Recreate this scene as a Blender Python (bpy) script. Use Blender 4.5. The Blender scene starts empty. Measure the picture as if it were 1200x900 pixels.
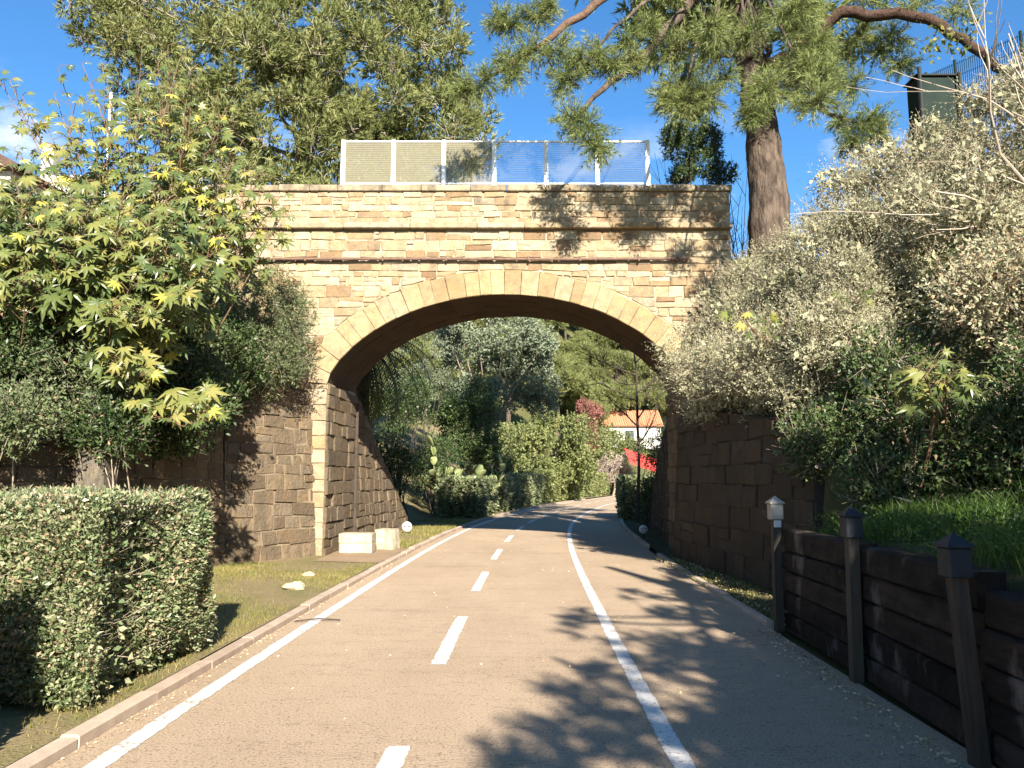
import bpy, math, random
import numpy as np
from mathutils import Vector

# ------------------------------------------------------------------ camera, world, sun, exposure
SC = bpy.context.scene
COL = SC.collection
FPX = 900.0                                   # focal length in pixels of a 1200 px wide picture
PITCH = math.atan(112 / 900)
EYE = 1.6
cam_d = bpy.data.cameras.new('camera'); cam = bpy.data.objects.new('camera', cam_d); COL.objects.link(cam)
cam_d.sensor_width = 36; cam_d.lens = 27.0; cam_d.clip_end = 3000; cam_d.clip_start = 0.05
cam.location = (0, 0, EYE); cam.rotation_euler = (math.pi / 2 + PITCH, 0, 0)
SC.camera = cam
SUN_A, SUN_E = math.radians(12), math.radians(28.5)
W = bpy.data.worlds.new('World'); SC.world = W; W.use_nodes = True
wn, wl = W.node_tree.nodes, W.node_tree.links
wn.clear()
sky = wn.new('ShaderNodeTexSky'); sky.sky_type = 'NISHITA'; sky.sun_disc = False
sky.sun_elevation = SUN_E; sky.sun_rotation = math.pi - SUN_A; sky.air_density = 1.0; sky.dust_density = 0.0; sky.ozone_density = 3.5
hs = wn.new('ShaderNodeHueSaturation'); hs.inputs['Saturation'].default_value = 1.22; hs.inputs['Value'].default_value = 1.38; wl.new(sky.outputs[0], hs.inputs['Color'])
bg = wn.new('ShaderNodeBackground'); bg.inputs['Strength'].default_value = 0.05
wo = wn.new('ShaderNodeOutputWorld')
tc = wn.new('ShaderNodeTexCoord')
mp = wn.new('ShaderNodeMapping'); mp.inputs['Scale'].default_value = (5.0, 5.0, 11.0)
wl.new(tc.outputs['Generated'], mp.inputs['Vector'])
cn = wn.new('ShaderNodeTexNoise'); cn.inputs['Scale'].default_value = 1.7; cn.inputs['Detail'].default_value = 7; cn.inputs['Roughness'].default_value = 0.6
wl.new(mp.outputs[0], cn.inputs['Vector'])
cr = wn.new('ShaderNodeMapRange'); cr.inputs['From Min'].default_value = 0.47; cr.inputs['From Max'].default_value = 0.68
wl.new(cn.outputs['Fac'], cr.inputs['Value'])
sx = wn.new('ShaderNodeSeparateXYZ'); wl.new(tc.outputs['Generated'], sx.inputs[0])
er = wn.new('ShaderNodeMapRange'); er.inputs['From Min'].default_value = 0.44; er.inputs['From Max'].default_value = 0.33   # thin clouds low in the sky
wl.new(sx.outputs['Z'], er.inputs['Value'])
mu = wn.new('ShaderNodeMath'); mu.operation = 'MULTIPLY'; wl.new(cr.outputs[0], mu.inputs[0]); wl.new(er.outputs[0], mu.inputs[1])
cm = wn.new('ShaderNodeMix'); cm.data_type = 'RGBA'; cm.inputs[7].default_value = (7.0, 7.3, 7.9, 1)
wl.new(mu.outputs[0], cm.inputs[0]); wl.new(hs.outputs[0], cm.inputs[6])
wl.new(cm.outputs[2], bg.inputs['Color']); wl.new(bg.outputs[0], wo.inputs['Surface'])
sun_d = bpy.data.lights.new('sun', 'SUN'); sun_d.energy = 5.0; sun_d.angle = math.radians(0.53); sun_d.color = (1.0, 0.93, 0.82)
sun = bpy.data.objects.new('sun', sun_d); COL.objects.link(sun)
SDIR = Vector((-math.sin(SUN_A) * math.cos(SUN_E), math.cos(SUN_A) * math.cos(SUN_E), -math.sin(SUN_E)))
sun.rotation_euler = SDIR.to_track_quat('-Z', 'Y').to_euler(); sun.location = (8, -30, 30)
SC.view_settings.view_transform = 'Standard'; SC.view_settings.look = 'None'
SC.view_settings.exposure = 1.8
SC.cycles.diffuse_bounces = 2; SC.cycles.max_bounces = 8; SC.view_settings.gamma = 1.0; SC.view_settings.use_curve_mapping = False

rnd = random.Random(7)
rng = np.random.default_rng(11)

def ray(px, py):
    u = (px - 600) / FPX; v = (450 - py) / FPX
    return u, math.cos(PITCH) - v * math.sin(PITCH), math.sin(PITCH) + v * math.cos(PITCH)
def at(px, py, Y):
    a, b, c = ray(px, py); t = Y / b
    return np.array([a * t, Y, EYE + c * t])

# ------------------------------------------------------------------ materials
MATS = {}
def nodes_of(name):
    m = bpy.data.materials.new(name); m.use_nodes = True
    m.node_tree.nodes.clear()
    MATS[name] = m
    return m, m.node_tree.nodes, m.node_tree.links
def ramp(nt, cols, interp='LINEAR'):
    r = nt.new('ShaderNodeValToRGB'); el = r.color_ramp.elements; r.color_ramp.interpolation = interp
    while len(el) > 1: el.remove(el[-1])
    for i, c in enumerate(cols):
        p = i / max(1, len(cols) - 1) if interp == 'LINEAR' else i / len(cols)
        if len(c) == 4: p = c[3]
        e = el[0] if i == 0 else el.new(p)
        e.position = p; e.color = (c[0], c[1], c[2], 1)
    return r
def noise(nt, ln, scale, detail=4, rough=0.55, vec=None, stretch=None):
    n = nt.new('ShaderNodeTexNoise'); n.inputs['Scale'].default_value = scale; n.inputs['Detail'].default_value = detail
    n.inputs['Roughness'].default_value = rough
    if vec is None:
        g = nt.new('ShaderNodeNewGeometry'); vec = g.outputs['Position']
    if stretch:
        mpp = nt.new('ShaderNodeMapping'); mpp.inputs['Scale'].default_value = stretch; ln.new(vec, mpp.inputs['Vector']); vec = mpp.outputs[0]
    ln.new(vec, n.inputs['Vector'])
    return n.outputs['Fac']
def mixc(nt, ln, fac, a, b, mode='MIX'):
    m = nt.new('ShaderNodeMix'); m.data_type = 'RGBA'; m.blend_type = mode
    if isinstance(fac, (int, float)): m.inputs[0].default_value = fac
    else: ln.new(fac, m.inputs[0])
    for i, s in ((6, a), (7, b)):
        if isinstance(s, tuple): m.inputs[i].default_value = (s[0], s[1], s[2], 1)
        else: ln.new(s, m.inputs[i])
    return m.outputs[2]
def mrange(nt, ln, v, a, b, c=0.0, d=1.0):
    m = nt.new('ShaderNodeMapRange'); ln.new(v, m.inputs['Value'])
    m.inputs['From Min'].default_value = a; m.inputs['From Max'].default_value = b
    m.inputs['To Min'].default_value = c; m.inputs['To Max'].default_value = d
    return m.outputs[0]
def piece_random(nt, ln):
    o = nt.new('ShaderNodeObjectInfo'); g = nt.new('ShaderNodeNewGeometry')
    a = nt.new('ShaderNodeMath'); a.operation = 'ADD'; ln.new(o.outputs['Random'], a.inputs[0]); ln.new(g.outputs['Random Per Island'], a.inputs[1])
    f = nt.new('ShaderNodeMath'); f.operation = 'FRACT'; ln.new(a.outputs[0], f.inputs[0])
    return f.outputs[0]
def finish(m, nt, ln, col, rough=0.9, bump=None, bstr=0.4, bdist=0.02, spec=0.3, metal=0.0):
    b = nt.new('ShaderNodeBsdfPrincipled'); o = nt.new('ShaderNodeOutputMaterial')
    if isinstance(col, tuple): b.inputs['Base Color'].default_value = (col[0], col[1], col[2], 1)
    else: ln.new(col, b.inputs['Base Color'])
    if isinstance(rough, (int, float)): b.inputs['Roughness'].default_value = rough
    else: ln.new(rough, b.inputs['Roughness'])
    b.inputs['Specular IOR Level'].default_value = spec; b.inputs['Metallic'].default_value = metal
    if bump is not None:
        bp = nt.new('ShaderNodeBump'); bp.inputs['Strength'].default_value = bstr; bp.inputs['Distance'].default_value = bdist
        ln.new(bump, bp.inputs['Height']); ln.new(bp.outputs[0], b.inputs['Normal'])
    ln.new(b.outputs[0], o.inputs['Surface'])
    return m
def mat_stone(name, cols, dark=(0.10, 0.08, 0.055), stain=0.5, stain_lo=0.56, bstr=0.6, streak=False, fine=28):
    m, nt, ln = nodes_of(name)
    r = ramp(nt, cols, 'LINEAR'); ln.new(piece_random(nt, ln), r.inputs['Fac'])
    n1 = noise(nt, ln, 6.0, 6, 0.65)
    c = mixc(nt, ln, mrange(nt, ln, n1, 0.3, 0.75), r.outputs[0], (0.50, 0.44, 0.34), 'OVERLAY')
    n2 = noise(nt, ln, 2.2, 7, 0.7, stretch=(1, 1, 0.55) if not streak else (2.2, 2.2, 0.5))
    c = mixc(nt, ln, mrange(nt, ln, n2, stain_lo, stain_lo + 0.16, 0, stain), c, dark)
    n3 = noise(nt, ln, fine, 5, 0.7, stretch=(1.6, 1.6, 0.6) if streak else None)
    c = mixc(nt, ln, mrange(nt, ln, n3, 0.35, 0.62, 0.35, 0.0), c, dark)
    n5 = noise(nt, ln, 4.5, 8, 0.72); c = mixc(nt, ln, mrange(nt, ln, n5, 0.25, 0.75, 0.0, 0.62), c, (0.30, 0.245, 0.17), 'MULTIPLY') if False else mixc(nt, ln, mrange(nt, ln, n5, 0.40, 0.66, 0.0, 0.5), c, dark)
    n6 = noise(nt, ln, 9, 6, 0.7); hb = nt.new('ShaderNodeMath'); hb.operation = 'MULTIPLY_ADD'; ln.new(n6, hb.inputs[0]); hb.inputs[1].default_value = 2.2; ln.new(n3, hb.inputs[2])
    return finish(m, nt, ln, c, 0.92, hb.outputs[0], bstr, 0.03, 0.15)
def mat_plain(name, cols, scale=6.0, rough=0.85, bump=30, bstr=0.3, bdist=0.01, spec=0.25, metal=0.0, stretch=None, piece=False):
    m, nt, ln = nodes_of(name)
    r = ramp(nt, cols)
    n = noise(nt, ln, scale, 6, 0.62, stretch=stretch)
    fac = mrange(nt, ln, n, 0.28, 0.72)
    if piece:
        a = nt.new('ShaderNodeMath'); a.operation = 'ADD'; ln.new(fac, a.inputs[0]); ln.new(mrange(nt, ln, piece_random(nt, ln), 0, 1, -0.35, 0.35), a.inputs[1]); fac = a.outputs[0]
    ln.new(fac, r.inputs['Fac'])
    return finish(m, nt, ln, r.outputs[0], rough, noise(nt, ln, bump, 5, 0.65, stretch=stretch), bstr, bdist, spec, metal)
def mat_leaf(name, cols, trans=0.35, rough=0.5, spec=0.3, clump=1.3):
    m, nt, ln = nodes_of(name)
    r = ramp(nt, cols)
    n = noise(nt, ln, clump, 3, 0.6)
    a = nt.new('ShaderNodeMath'); a.operation = 'ADD'; ln.new(mrange(nt, ln, piece_random(nt, ln), 0, 1, 0.0, 0.6), a.inputs[0]); ln.new(mrange(nt, ln, n, 0.3, 0.7, 0.0, 0.4), a.inputs[1])
    ln.new(a.outputs[0], r.inputs['Fac'])
    b = nt.new('ShaderNodeBsdfPrincipled'); ln.new(r.outputs[0], b.inputs['Base Color']); b.inputs['Roughness'].default_value = rough; b.inputs['Specular IOR Level'].default_value = spec
    t = nt.new('ShaderNodeBsdfTranslucent'); ln.new(mixc(nt, ln, 0.5, r.outputs[0], (0.6, 0.75, 0.1), 'MULTIPLY'), t.inputs['Color'])
    tl = nt.new('ShaderNodeBsdfTranslucent'); ln.new(r.outputs[0], tl.inputs['Color'])
    mx = nt.new('ShaderNodeMixShader'); mx.inputs[0].default_value = trans
    ln.new(b.outputs[0], mx.inputs[1]); ln.new(tl.outputs[0], mx.inputs[2])
    o = nt.new('ShaderNodeOutputMaterial'); ln.new(mx.outputs[0], o.inputs['Surface'])
    nt.remove(t)
    return m

mat_stone('facade_stone', [(0.20, 0.125, 0.07), (0.32, 0.24, 0.145), (0.40, 0.325, 0.215), (0.46, 0.395, 0.28), (0.34, 0.255, 0.155), (0.50, 0.445, 0.335), (0.25, 0.165, 0.095), (0.40, 0.325, 0.215), (0.47, 0.405, 0.29), (0.30, 0.255, 0.195)], stain=0.75, stain_lo=0.545)
mat_stone('ring_stone', [(0.29, 0.215, 0.115), (0.35, 0.27, 0.155), (0.375, 0.295, 0.175), (0.26, 0.19, 0.10), (0.33, 0.27, 0.18), (0.36, 0.275, 0.15)], stain=0.6, stain_lo=0.58, bstr=0.35)
mat_stone('coping_stone', [(0.26, 0.22, 0.16), (0.34, 0.29, 0.21), (0.40, 0.34, 0.24), (0.29, 0.23, 0.155)], stain=0.8, stain_lo=0.47)
mat_stone('ledge_stone', [(0.33, 0.27, 0.18), (0.40, 0.34, 0.25), (0.34, 0.24, 0.13), (0.38, 0.34, 0.27)], stain=0.6, stain_lo=0.55)
mat_stone('rubble_stone', [(0.120, 0.084, 0.053), (0.172, 0.127, 0.081), (0.224, 0.172, 0.114), (0.144, 0.099, 0.059), (0.200, 0.160, 0.114), (0.104, 0.074, 0.048)], stain=0.8, stain_lo=0.47, bstr=1.0, streak=True, fine=22)
mat_stone('dark_rubble', [(0.051, 0.041, 0.029), (0.074, 0.057, 0.038), (0.094, 0.073, 0.050), (0.061, 0.044, 0.029)], dark=(0.05, 0.04, 0.03), stain=0.8, stain_lo=0.48, bstr=1.0, streak=True, fine=20)  # stone colour lowered to deepen the shade on the right-hand walls
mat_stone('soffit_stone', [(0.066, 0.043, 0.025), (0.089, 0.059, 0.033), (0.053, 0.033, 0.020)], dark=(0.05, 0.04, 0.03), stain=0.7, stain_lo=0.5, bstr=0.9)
mat_plain('mortar', [(0.24, 0.185, 0.115), (0.40, 0.33, 0.22)], 3, 0.95, 40, 0.5)
mat_plain('dark_mortar', [(0.13, 0.10, 0.065), (0.22, 0.165, 0.10)], 5, 0.95, 40, 0.5)
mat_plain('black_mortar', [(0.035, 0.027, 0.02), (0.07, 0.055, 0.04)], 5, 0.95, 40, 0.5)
mat_stone('concrete', [(0.495, 0.446, 0.331), (0.627, 0.569, 0.437)], dark=(0.12, 0.10, 0.075), stain=0.7, stain_lo=0.5, bstr=0.5, streak=True)
mat_stone('old_concrete', [(0.17, 0.15, 0.12), (0.24, 0.21, 0.17)], dark=(0.05, 0.042, 0.032), stain=0.8, stain_lo=0.46, bstr=0.7, streak=True)
mat_plain('white_steel', [(0.66, 0.66, 0.64), (0.80, 0.80, 0.78)], 9, 0.5, 60, 0.05)
mat_plain('galvanised_wire', [(0.135, 0.121, 0.086), (0.171, 0.158, 0.117)], 9, 0.5, 60, 0.05)
mat_plain('rusty_pipe', [(0.09, 0.055, 0.04), (0.17, 0.105, 0.07)], 12, 0.7, 60, 0.3)
mat_plain('kerb_concrete', [(0.30, 0.225, 0.165), (0.42, 0.33, 0.25)], 7, 0.9, 70, 0.4, piece=True)
mat_plain('pine_bark', [(0.022, 0.016, 0.012), (0.085, 0.062, 0.046), (0.15, 0.112, 0.084)], 9, 0.95, 14, 1.0, 0.08, stretch=(1, 1, 0.3))
mat_plain('red_bark', [(0.054, 0.030, 0.020), (0.119, 0.069, 0.044), (0.151, 0.108, 0.076)], 9, 0.9, 22, 1.0, 0.04)
mat_plain('dark_bark', [(0.027, 0.015, 0.011), (0.060, 0.033, 0.022), (0.084, 0.051, 0.035)], 9, 0.9, 22, 1.0, 0.04)
mat_plain('grey_twig', [(0.20, 0.16, 0.12), (0.36, 0.30, 0.23)], 9, 0.9, 40, 0.3)
mat_plain('pale_twig', [(0.34, 0.27, 0.20), (0.50, 0.42, 0.33)], 9, 0.85, 40, 0.3)
mat_plain('dark_twig', [(0.035, 0.026, 0.02), (0.075, 0.055, 0.04)], 9, 0.9, 40, 0.3)
mat_plain('red_stem', [(0.10, 0.065, 0.04), (0.20, 0.12, 0.07)], 6, 0.55, 40, 0.1)
mat_plain('dark_paint', [(0.018, 0.02, 0.02), (0.03, 0.032, 0.03)], 6, 0.6, 60, 0.1, spec=0.1)
mat_plain('green_paint', [(0.010, 0.018, 0.014), (0.018, 0.028, 0.022)], 6, 0.7, 60, 0.1, spec=0.08)
mat_plain('post_wood', [(0.029, 0.022, 0.017), (0.071, 0.056, 0.038)], 7, 0.85, 24, 0.5, stretch=(3, 3, 0.3), piece=True)
mat_plain('steel_cap', [(0.22, 0.20, 0.17), (0.34, 0.31, 0.26)], 10, 0.5, 60, 0.1, spec=0.4, metal=0.3)
mat_plain('dark_cap', [(0.015, 0.017, 0.020), (0.025, 0.028, 0.031)], 10, 0.6, 60, 0.1, spec=0.2)
mat_plain('lamp_glass', [(0.350, 0.350, 0.336), (0.455, 0.455, 0.434)], 10, 0.25, 60, 0.02, spec=0.6)
mat_plain('white_plastic', [(0.510, 0.510, 0.495), (0.600, 0.600, 0.585)], 10, 0.35, 60, 0.02, spec=0.5)
mat_plain('white_plaster', [(0.390, 0.370, 0.332), (0.481, 0.461, 0.423)], 2, 0.9, 40, 0.15)
mat_plain('terracotta', [(0.34, 0.14, 0.07), (0.46, 0.22, 0.12)], 4, 0.85, 40, 0.3, piece=True)
mat_plain('shaded_tile', [(0.05, 0.03, 0.022), (0.10, 0.062, 0.045)], 4, 0.9, 40, 0.3, piece=True)  # roof tile coloured dark to stand in for the shade at the eaves
mat_plain('red_fabric', [(0.50, 0.045, 0.035), (0.60, 0.07, 0.05)], 4, 0.8, 60, 0.1)
mat_plain('window_glass', [(0.02, 0.025, 0.03), (0.05, 0.055, 0.06)], 2, 0.1, 60, 0.0, spec=0.7)
mat_plain('rock', [(0.36, 0.28, 0.17), (0.52, 0.43, 0.29)], 9, 0.95, 30, 0.7)
mat_plain('dirt', [(0.12, 0.085, 0.05), (0.22, 0.16, 0.095), (0.28, 0.21, 0.13)], 1.8, 0.98, 60, 0.6)
mat_plain('brown_path', [(0.20, 0.135, 0.08), (0.28, 0.20, 0.125)], 1.6, 0.95, 60, 0.4)
mat_plain('crack_fill', [(0.24, 0.19, 0.135), (0.42, 0.34, 0.25)], 30, 0.9, 60, 0.2)
mat_plain('litter', [(0.256, 0.176, 0.096), (0.640, 0.512, 0.320)], 30, 0.9, 60, 0.1, piece=True)
mat_plain('olive_wood', [(0.16, 0.12, 0.09), (0.28, 0.22, 0.17)], 9, 0.9, 30, 0.5)
# leaves
mat_leaf('pine_needle', [(0.061, 0.091, 0.031), (0.144, 0.185, 0.059), (0.254, 0.282, 0.096), (0.374, 0.367, 0.146)], 0.30, 0.5, 0.25, 0.9)
mat_leaf('far_pine_needle', [(0.077, 0.103, 0.033), (0.155, 0.179, 0.058), (0.231, 0.241, 0.087), (0.309, 0.296, 0.124)], 0.30, 0.5, 0.25, 0.5)
mat_leaf('saltbush_leaf', [(0.289, 0.286, 0.181), (0.357, 0.346, 0.219), (0.414, 0.394, 0.252), (0.476, 0.437, 0.280)], 0.34, 0.75, 0.1, 1.6)
mat_leaf('dry_leaf', [(0.20, 0.13, 0.075), (0.33, 0.23, 0.14), (0.40, 0.31, 0.21)], 0.2, 0.8, 0.1, 1.6)
mat_leaf('hedge_leaf', [(0.042, 0.074, 0.027), (0.115, 0.162, 0.068), (0.201, 0.238, 0.107), (0.325, 0.314, 0.180), (0.460, 0.364, 0.264)], 0.28, 0.42, 0.4, 3.0)
mat_leaf('dark_bush_leaf', [(0.016, 0.033, 0.011), (0.046, 0.078, 0.024), (0.087, 0.125, 0.042), (0.132, 0.164, 0.062)], 0.28, 0.45, 0.35, 1.2)
mat_leaf('rosemary_leaf', [(0.050, 0.073, 0.030), (0.103, 0.135, 0.056), (0.163, 0.194, 0.088), (0.237, 0.237, 0.138)], 0.25, 0.55, 0.25, 1.2)
mat_leaf('castor_leaf', [(0.055, 0.086, 0.027), (0.103, 0.138, 0.040), (0.187, 0.204, 0.056), (0.343, 0.285, 0.082)], 0.40, 0.38, 0.45, 0.8)
mat_leaf('yellow_castor_leaf', [(0.306, 0.321, 0.063), (0.450, 0.416, 0.072), (0.540, 0.435, 0.108)], 0.45, 0.45, 0.35, 0.8)
mat_leaf('bright_bush_leaf', [(0.103, 0.138, 0.050), (0.193, 0.216, 0.076), (0.297, 0.287, 0.116)], 0.35, 0.5, 0.3, 0.5)
mat_leaf('silver_tree_leaf', [(0.111, 0.143, 0.085), (0.202, 0.234, 0.150), (0.286, 0.312, 0.215)], 0.25, 0.6, 0.2, 0.6)
mat_leaf('red_bush_leaf', [(0.16, 0.055, 0.045), (0.28, 0.11, 0.09), (0.38, 0.20, 0.16)], 0.3, 0.6, 0.2, 0.8)
mat_leaf('bare_bush_leaf', [(0.28, 0.20, 0.16), (0.42, 0.33, 0.27), (0.5, 0.42, 0.35)], 0.2, 0.7, 0.1, 0.8)
mat_leaf('palm_leaf', [(0.035, 0.05, 0.014), (0.07, 0.09, 0.026), (0.12, 0.125, 0.04)], 0.25, 0.45, 0.35, 0.8)
mat_leaf('cactus_skin', [(0.10, 0.13, 0.045), (0.17, 0.19, 0.075), (0.22, 0.22, 0.10)], 0.0, 0.6, 0.3, 2)
mat_leaf('agave_skin', [(0.09, 0.13, 0.095), (0.15, 0.19, 0.145)], 0.0, 0.5, 0.3, 2)
mat_leaf('grass_blade', [(0.084, 0.102, 0.022), (0.157, 0.165, 0.037), (0.269, 0.228, 0.067), (0.427, 0.310, 0.147)], 0.35, 0.5, 0.3, 0.9)
mat_leaf('lush_grass', [(0.025, 0.054, 0.009), (0.052, 0.098, 0.017), (0.084, 0.139, 0.023), (0.133, 0.176, 0.038)], 0.40, 0.45, 0.35, 0.9)

def m_asphalt():
    m, nt, ln = nodes_of('asphalt')
    big = noise(nt, ln, 0.7, 8, 0.7, stretch=(1.0, 0.45, 1))
    r = ramp(nt, [(0.35, 0.257, 0.17), (0.45, 0.338, 0.228)]); ln.new(mrange(nt, ln, big, 0.3, 0.7), r.inputs['Fac'])
    sp = noise(nt, ln, 60, 4, 0.8)
    c = mixc(nt, ln, mrange(nt, ln, sp, 0.50, 0.66, 0, 0.9), r.outputs[0], (0.09, 0.065, 0.045))
    c = mixc(nt, ln, mrange(nt, ln, sp, 0.40, 0.28, 0, 0.6), c, (0.40, 0.32, 0.23))
    g = nt.new('ShaderNodeNewGeometry')
    v = nt.new('ShaderNodeTexVoronoi'); v.inputs['Scale'].default_value = 17; ln.new(g.outputs['Position'], v.inputs['Vector'])
    c = mixc(nt, ln, mrange(nt, ln, v.outputs['Distance'], 0.20, 0.08, 0, 0.6), c, (0.07, 0.05, 0.035))
    cr2 = noise(nt, ln, 0.9, 6, 0.75, stretch=(0.35, 1.7, 1))
    ab = nt.new('ShaderNodeMath'); ab.operation = 'SUBTRACT'; ln.new(cr2, ab.inputs[0]); ab.inputs[1].default_value = 0.5
    ab2 = nt.new('ShaderNodeMath'); ab2.operation = 'ABSOLUTE'; ln.new(ab.outputs[0], ab2.inputs[0])
    c = mixc(nt, ln, mrange(nt, ln, ab2.outputs[0], 0.006, 0.0, 0, 0.55), c, (0.08, 0.055, 0.04))
    return finish(m, nt, ln, c, 0.9, sp, 0.9, 0.012, 0.2)
m_asphalt()
def m_paint():
    m, nt, ln = nodes_of('road_paint')
    n = noise(nt, ln, 30, 8, 0.8)
    n2 = noise(nt, ln, 3, 4, 0.6)
    a = nt.new('ShaderNodeMath'); a.operation = 'ADD'; ln.new(n, a.inputs[0]); ln.new(mrange(nt, ln, n2, 0.3, 0.7, -0.09, 0.09), a.inputs[1])
    c = mixc(nt, ln, mrange(nt, ln, a.outputs[0], 0.53, 0.62), (0.56, 0.54, 0.50), (0.26, 0.20, 0.14))
    return finish(m, nt, ln, c, 0.7, n, 0.3, 0.004, 0.3)
m_paint()
def m_sleeper():
    m, nt, ln = nodes_of('sleeper_wood')
    g = nt.new('ShaderNodeNewGeometry')
    n = noise(nt, ln, 2.2, 7, 0.7, stretch=(3, 0.8, 3))
    r = ramp(nt, [(0.004, 0.003, 0.0025), (0.013, 0.009, 0.007), (0.030, 0.020, 0.014), (0.06, 0.042, 0.03)])  # timber colour lowered to deepen the shade on the sleepers
    a = nt.new('ShaderNodeMath'); a.operation = 'ADD'; ln.new(mrange(nt, ln, n, 0.25, 0.75), a.inputs[0]); ln.new(mrange(nt, ln, piece_random(nt, ln), 0, 1, -0.3, 0.35), a.inputs[1])
    ln.new(a.outputs[0], r.inputs['Fac'])
    st = noise(nt, ln, 1.6, 4, 0.6, stretch=(1, 1.6, 0.8))
    c = mixc(nt, ln, mrange(nt, ln, st, 0.58, 0.72, 0, 0.75), r.outputs[0], (0.22, 0.18, 0.15))
    gr = noise(nt, ln, 14, 6, 0.7, stretch=(5, 0.5, 5))
    return finish(m, nt, ln, c, 0.85, gr, 1.0, 0.03, 0.2)
m_sleeper()
def m_ground(name, a, b, c3, s=1.2):
    m, nt, ln = nodes_of(name)
    n = noise(nt, ln, s, 7, 0.68); n2 = noise(nt, ln, 40, 4, 0.7)
    r = ramp(nt, [a, b, c3]); ln.new(mrange(nt, ln, n, 0.3, 0.7), r.inputs['Fac'])
    c = mixc(nt, ln, mrange(nt, ln, n2, 0.35, 0.65, 0.5, 0), r.outputs[0], (0.05, 0.04, 0.022))
    return finish(m, nt, ln, c, 0.97, n2, 0.8, 0.03, 0.1)
m_ground('verge_ground', (0.30, 0.225, 0.13), (0.25, 0.20, 0.10), (0.17, 0.165, 0.06))
m_ground('bank_ground', (0.10, 0.075, 0.045), (0.075, 0.075, 0.03), (0.05, 0.065, 0.02))
m_ground('field_ground', (0.14, 0.11, 0.06), (0.10, 0.11, 0.04), (0.07, 0.09, 0.03), 0.3)
def m_glass(name, haze_):
    m, nt, ln = nodes_of(name)
    t = nt.new('ShaderNodeBsdfTransparent'); t.inputs[0].default_value = (0.86, 0.90, 0.93, 1)
    d = nt.new('ShaderNodeBsdfDiffuse'); d.inputs[0].default_value = (0.30, 0.265, 0.165, 1)
    gl = nt.new('ShaderNodeBsdfGlossy'); gl.inputs['Roughness'].default_value = 0.02
    f = nt.new('ShaderNodeFresnel'); f.inputs[0].default_value = 1.45
    m1 = nt.new('ShaderNodeMixShader'); m1.inputs[0].default_value = haze_; ln.new(t.outputs[0], m1.inputs[1]); ln.new(d.outputs[0], m1.inputs[2])
    m2 = nt.new('ShaderNodeMixShader'); ln.new(f.outputs[0], m2.inputs[0]); ln.new(m1.outputs[0], m2.inputs[1]); ln.new(gl.outputs[0], m2.inputs[2])
    o = nt.new('ShaderNodeOutputMaterial'); ln.new(m2.outputs[0], o.inputs['Surface'])
m_glass('screen_glass', 0.03); m_glass('beige_glass', 0.42)  # second glass mixes in a much larger beige diffuse share

# ------------------------------------------------------------------ object helpers
ORG = {}
def worg(o): return ORG.get(o.name, np.zeros(3))
def tag(o, label=None, cat=None, group=None, kind=None):
    if label: o['label'] = label
    if cat: o['category'] = cat
    if group: o['group'] = group
    if kind: o['kind'] = kind
    return o
def empty(name, loc, label, cat, group=None):
    o = bpy.data.objects.new(name, None); COL.objects.link(o); o.empty_display_size = 0.2
    o.location = tuple(float(v) for v in loc); ORG[o.name] = np.array(loc, float)
    return tag(o, label, cat, group)
def mesh_fast(name, V, F, mat):
    """V (n,3) array, F (m,k) array of equal-sized faces"""
    me = bpy.data.meshes.new(name)
    V = np.ascontiguousarray(V, dtype=np.float32); F = np.ascontiguousarray(F, dtype=np.int32)
    m, k = F.shape
    me.vertices.add(len(V)); me.vertices.foreach_set('co', V.ravel())
    me.loops.add(m * k); me.loops.foreach_set('vertex_index', F.ravel())
    me.polygons.add(m); me.polygons.foreach_set('loop_start', np.arange(0, m * k, k, dtype=np.int32))
    me.update(calc_edges=True)
    if mat: me.materials.append(MATS[mat])
    return me
def link(name, me, origin, parent):
    o = bpy.data.objects.new(name, me); COL.objects.link(o)
    ORG[o.name] = np.array(origin, float)
    loc = ORG[o.name].copy()
    if parent is not None:
        o.parent = parent; loc = loc - worg(parent)
    o.location = tuple(float(v) for v in loc)
    return o
def obj_fast(name, V, F, mat, parent=None, origin=None, smooth=False):
    V = np.asarray(V, float)
    if origin is None: origin = V.mean(0) if len(V) else np.zeros(3)
    me = mesh_fast(name, V - origin, F, mat)
    if smooth: me.polygons.foreach_set('use_smooth', np.ones(len(me.polygons), dtype=bool))
    return link(name, me, origin, parent)
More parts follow.
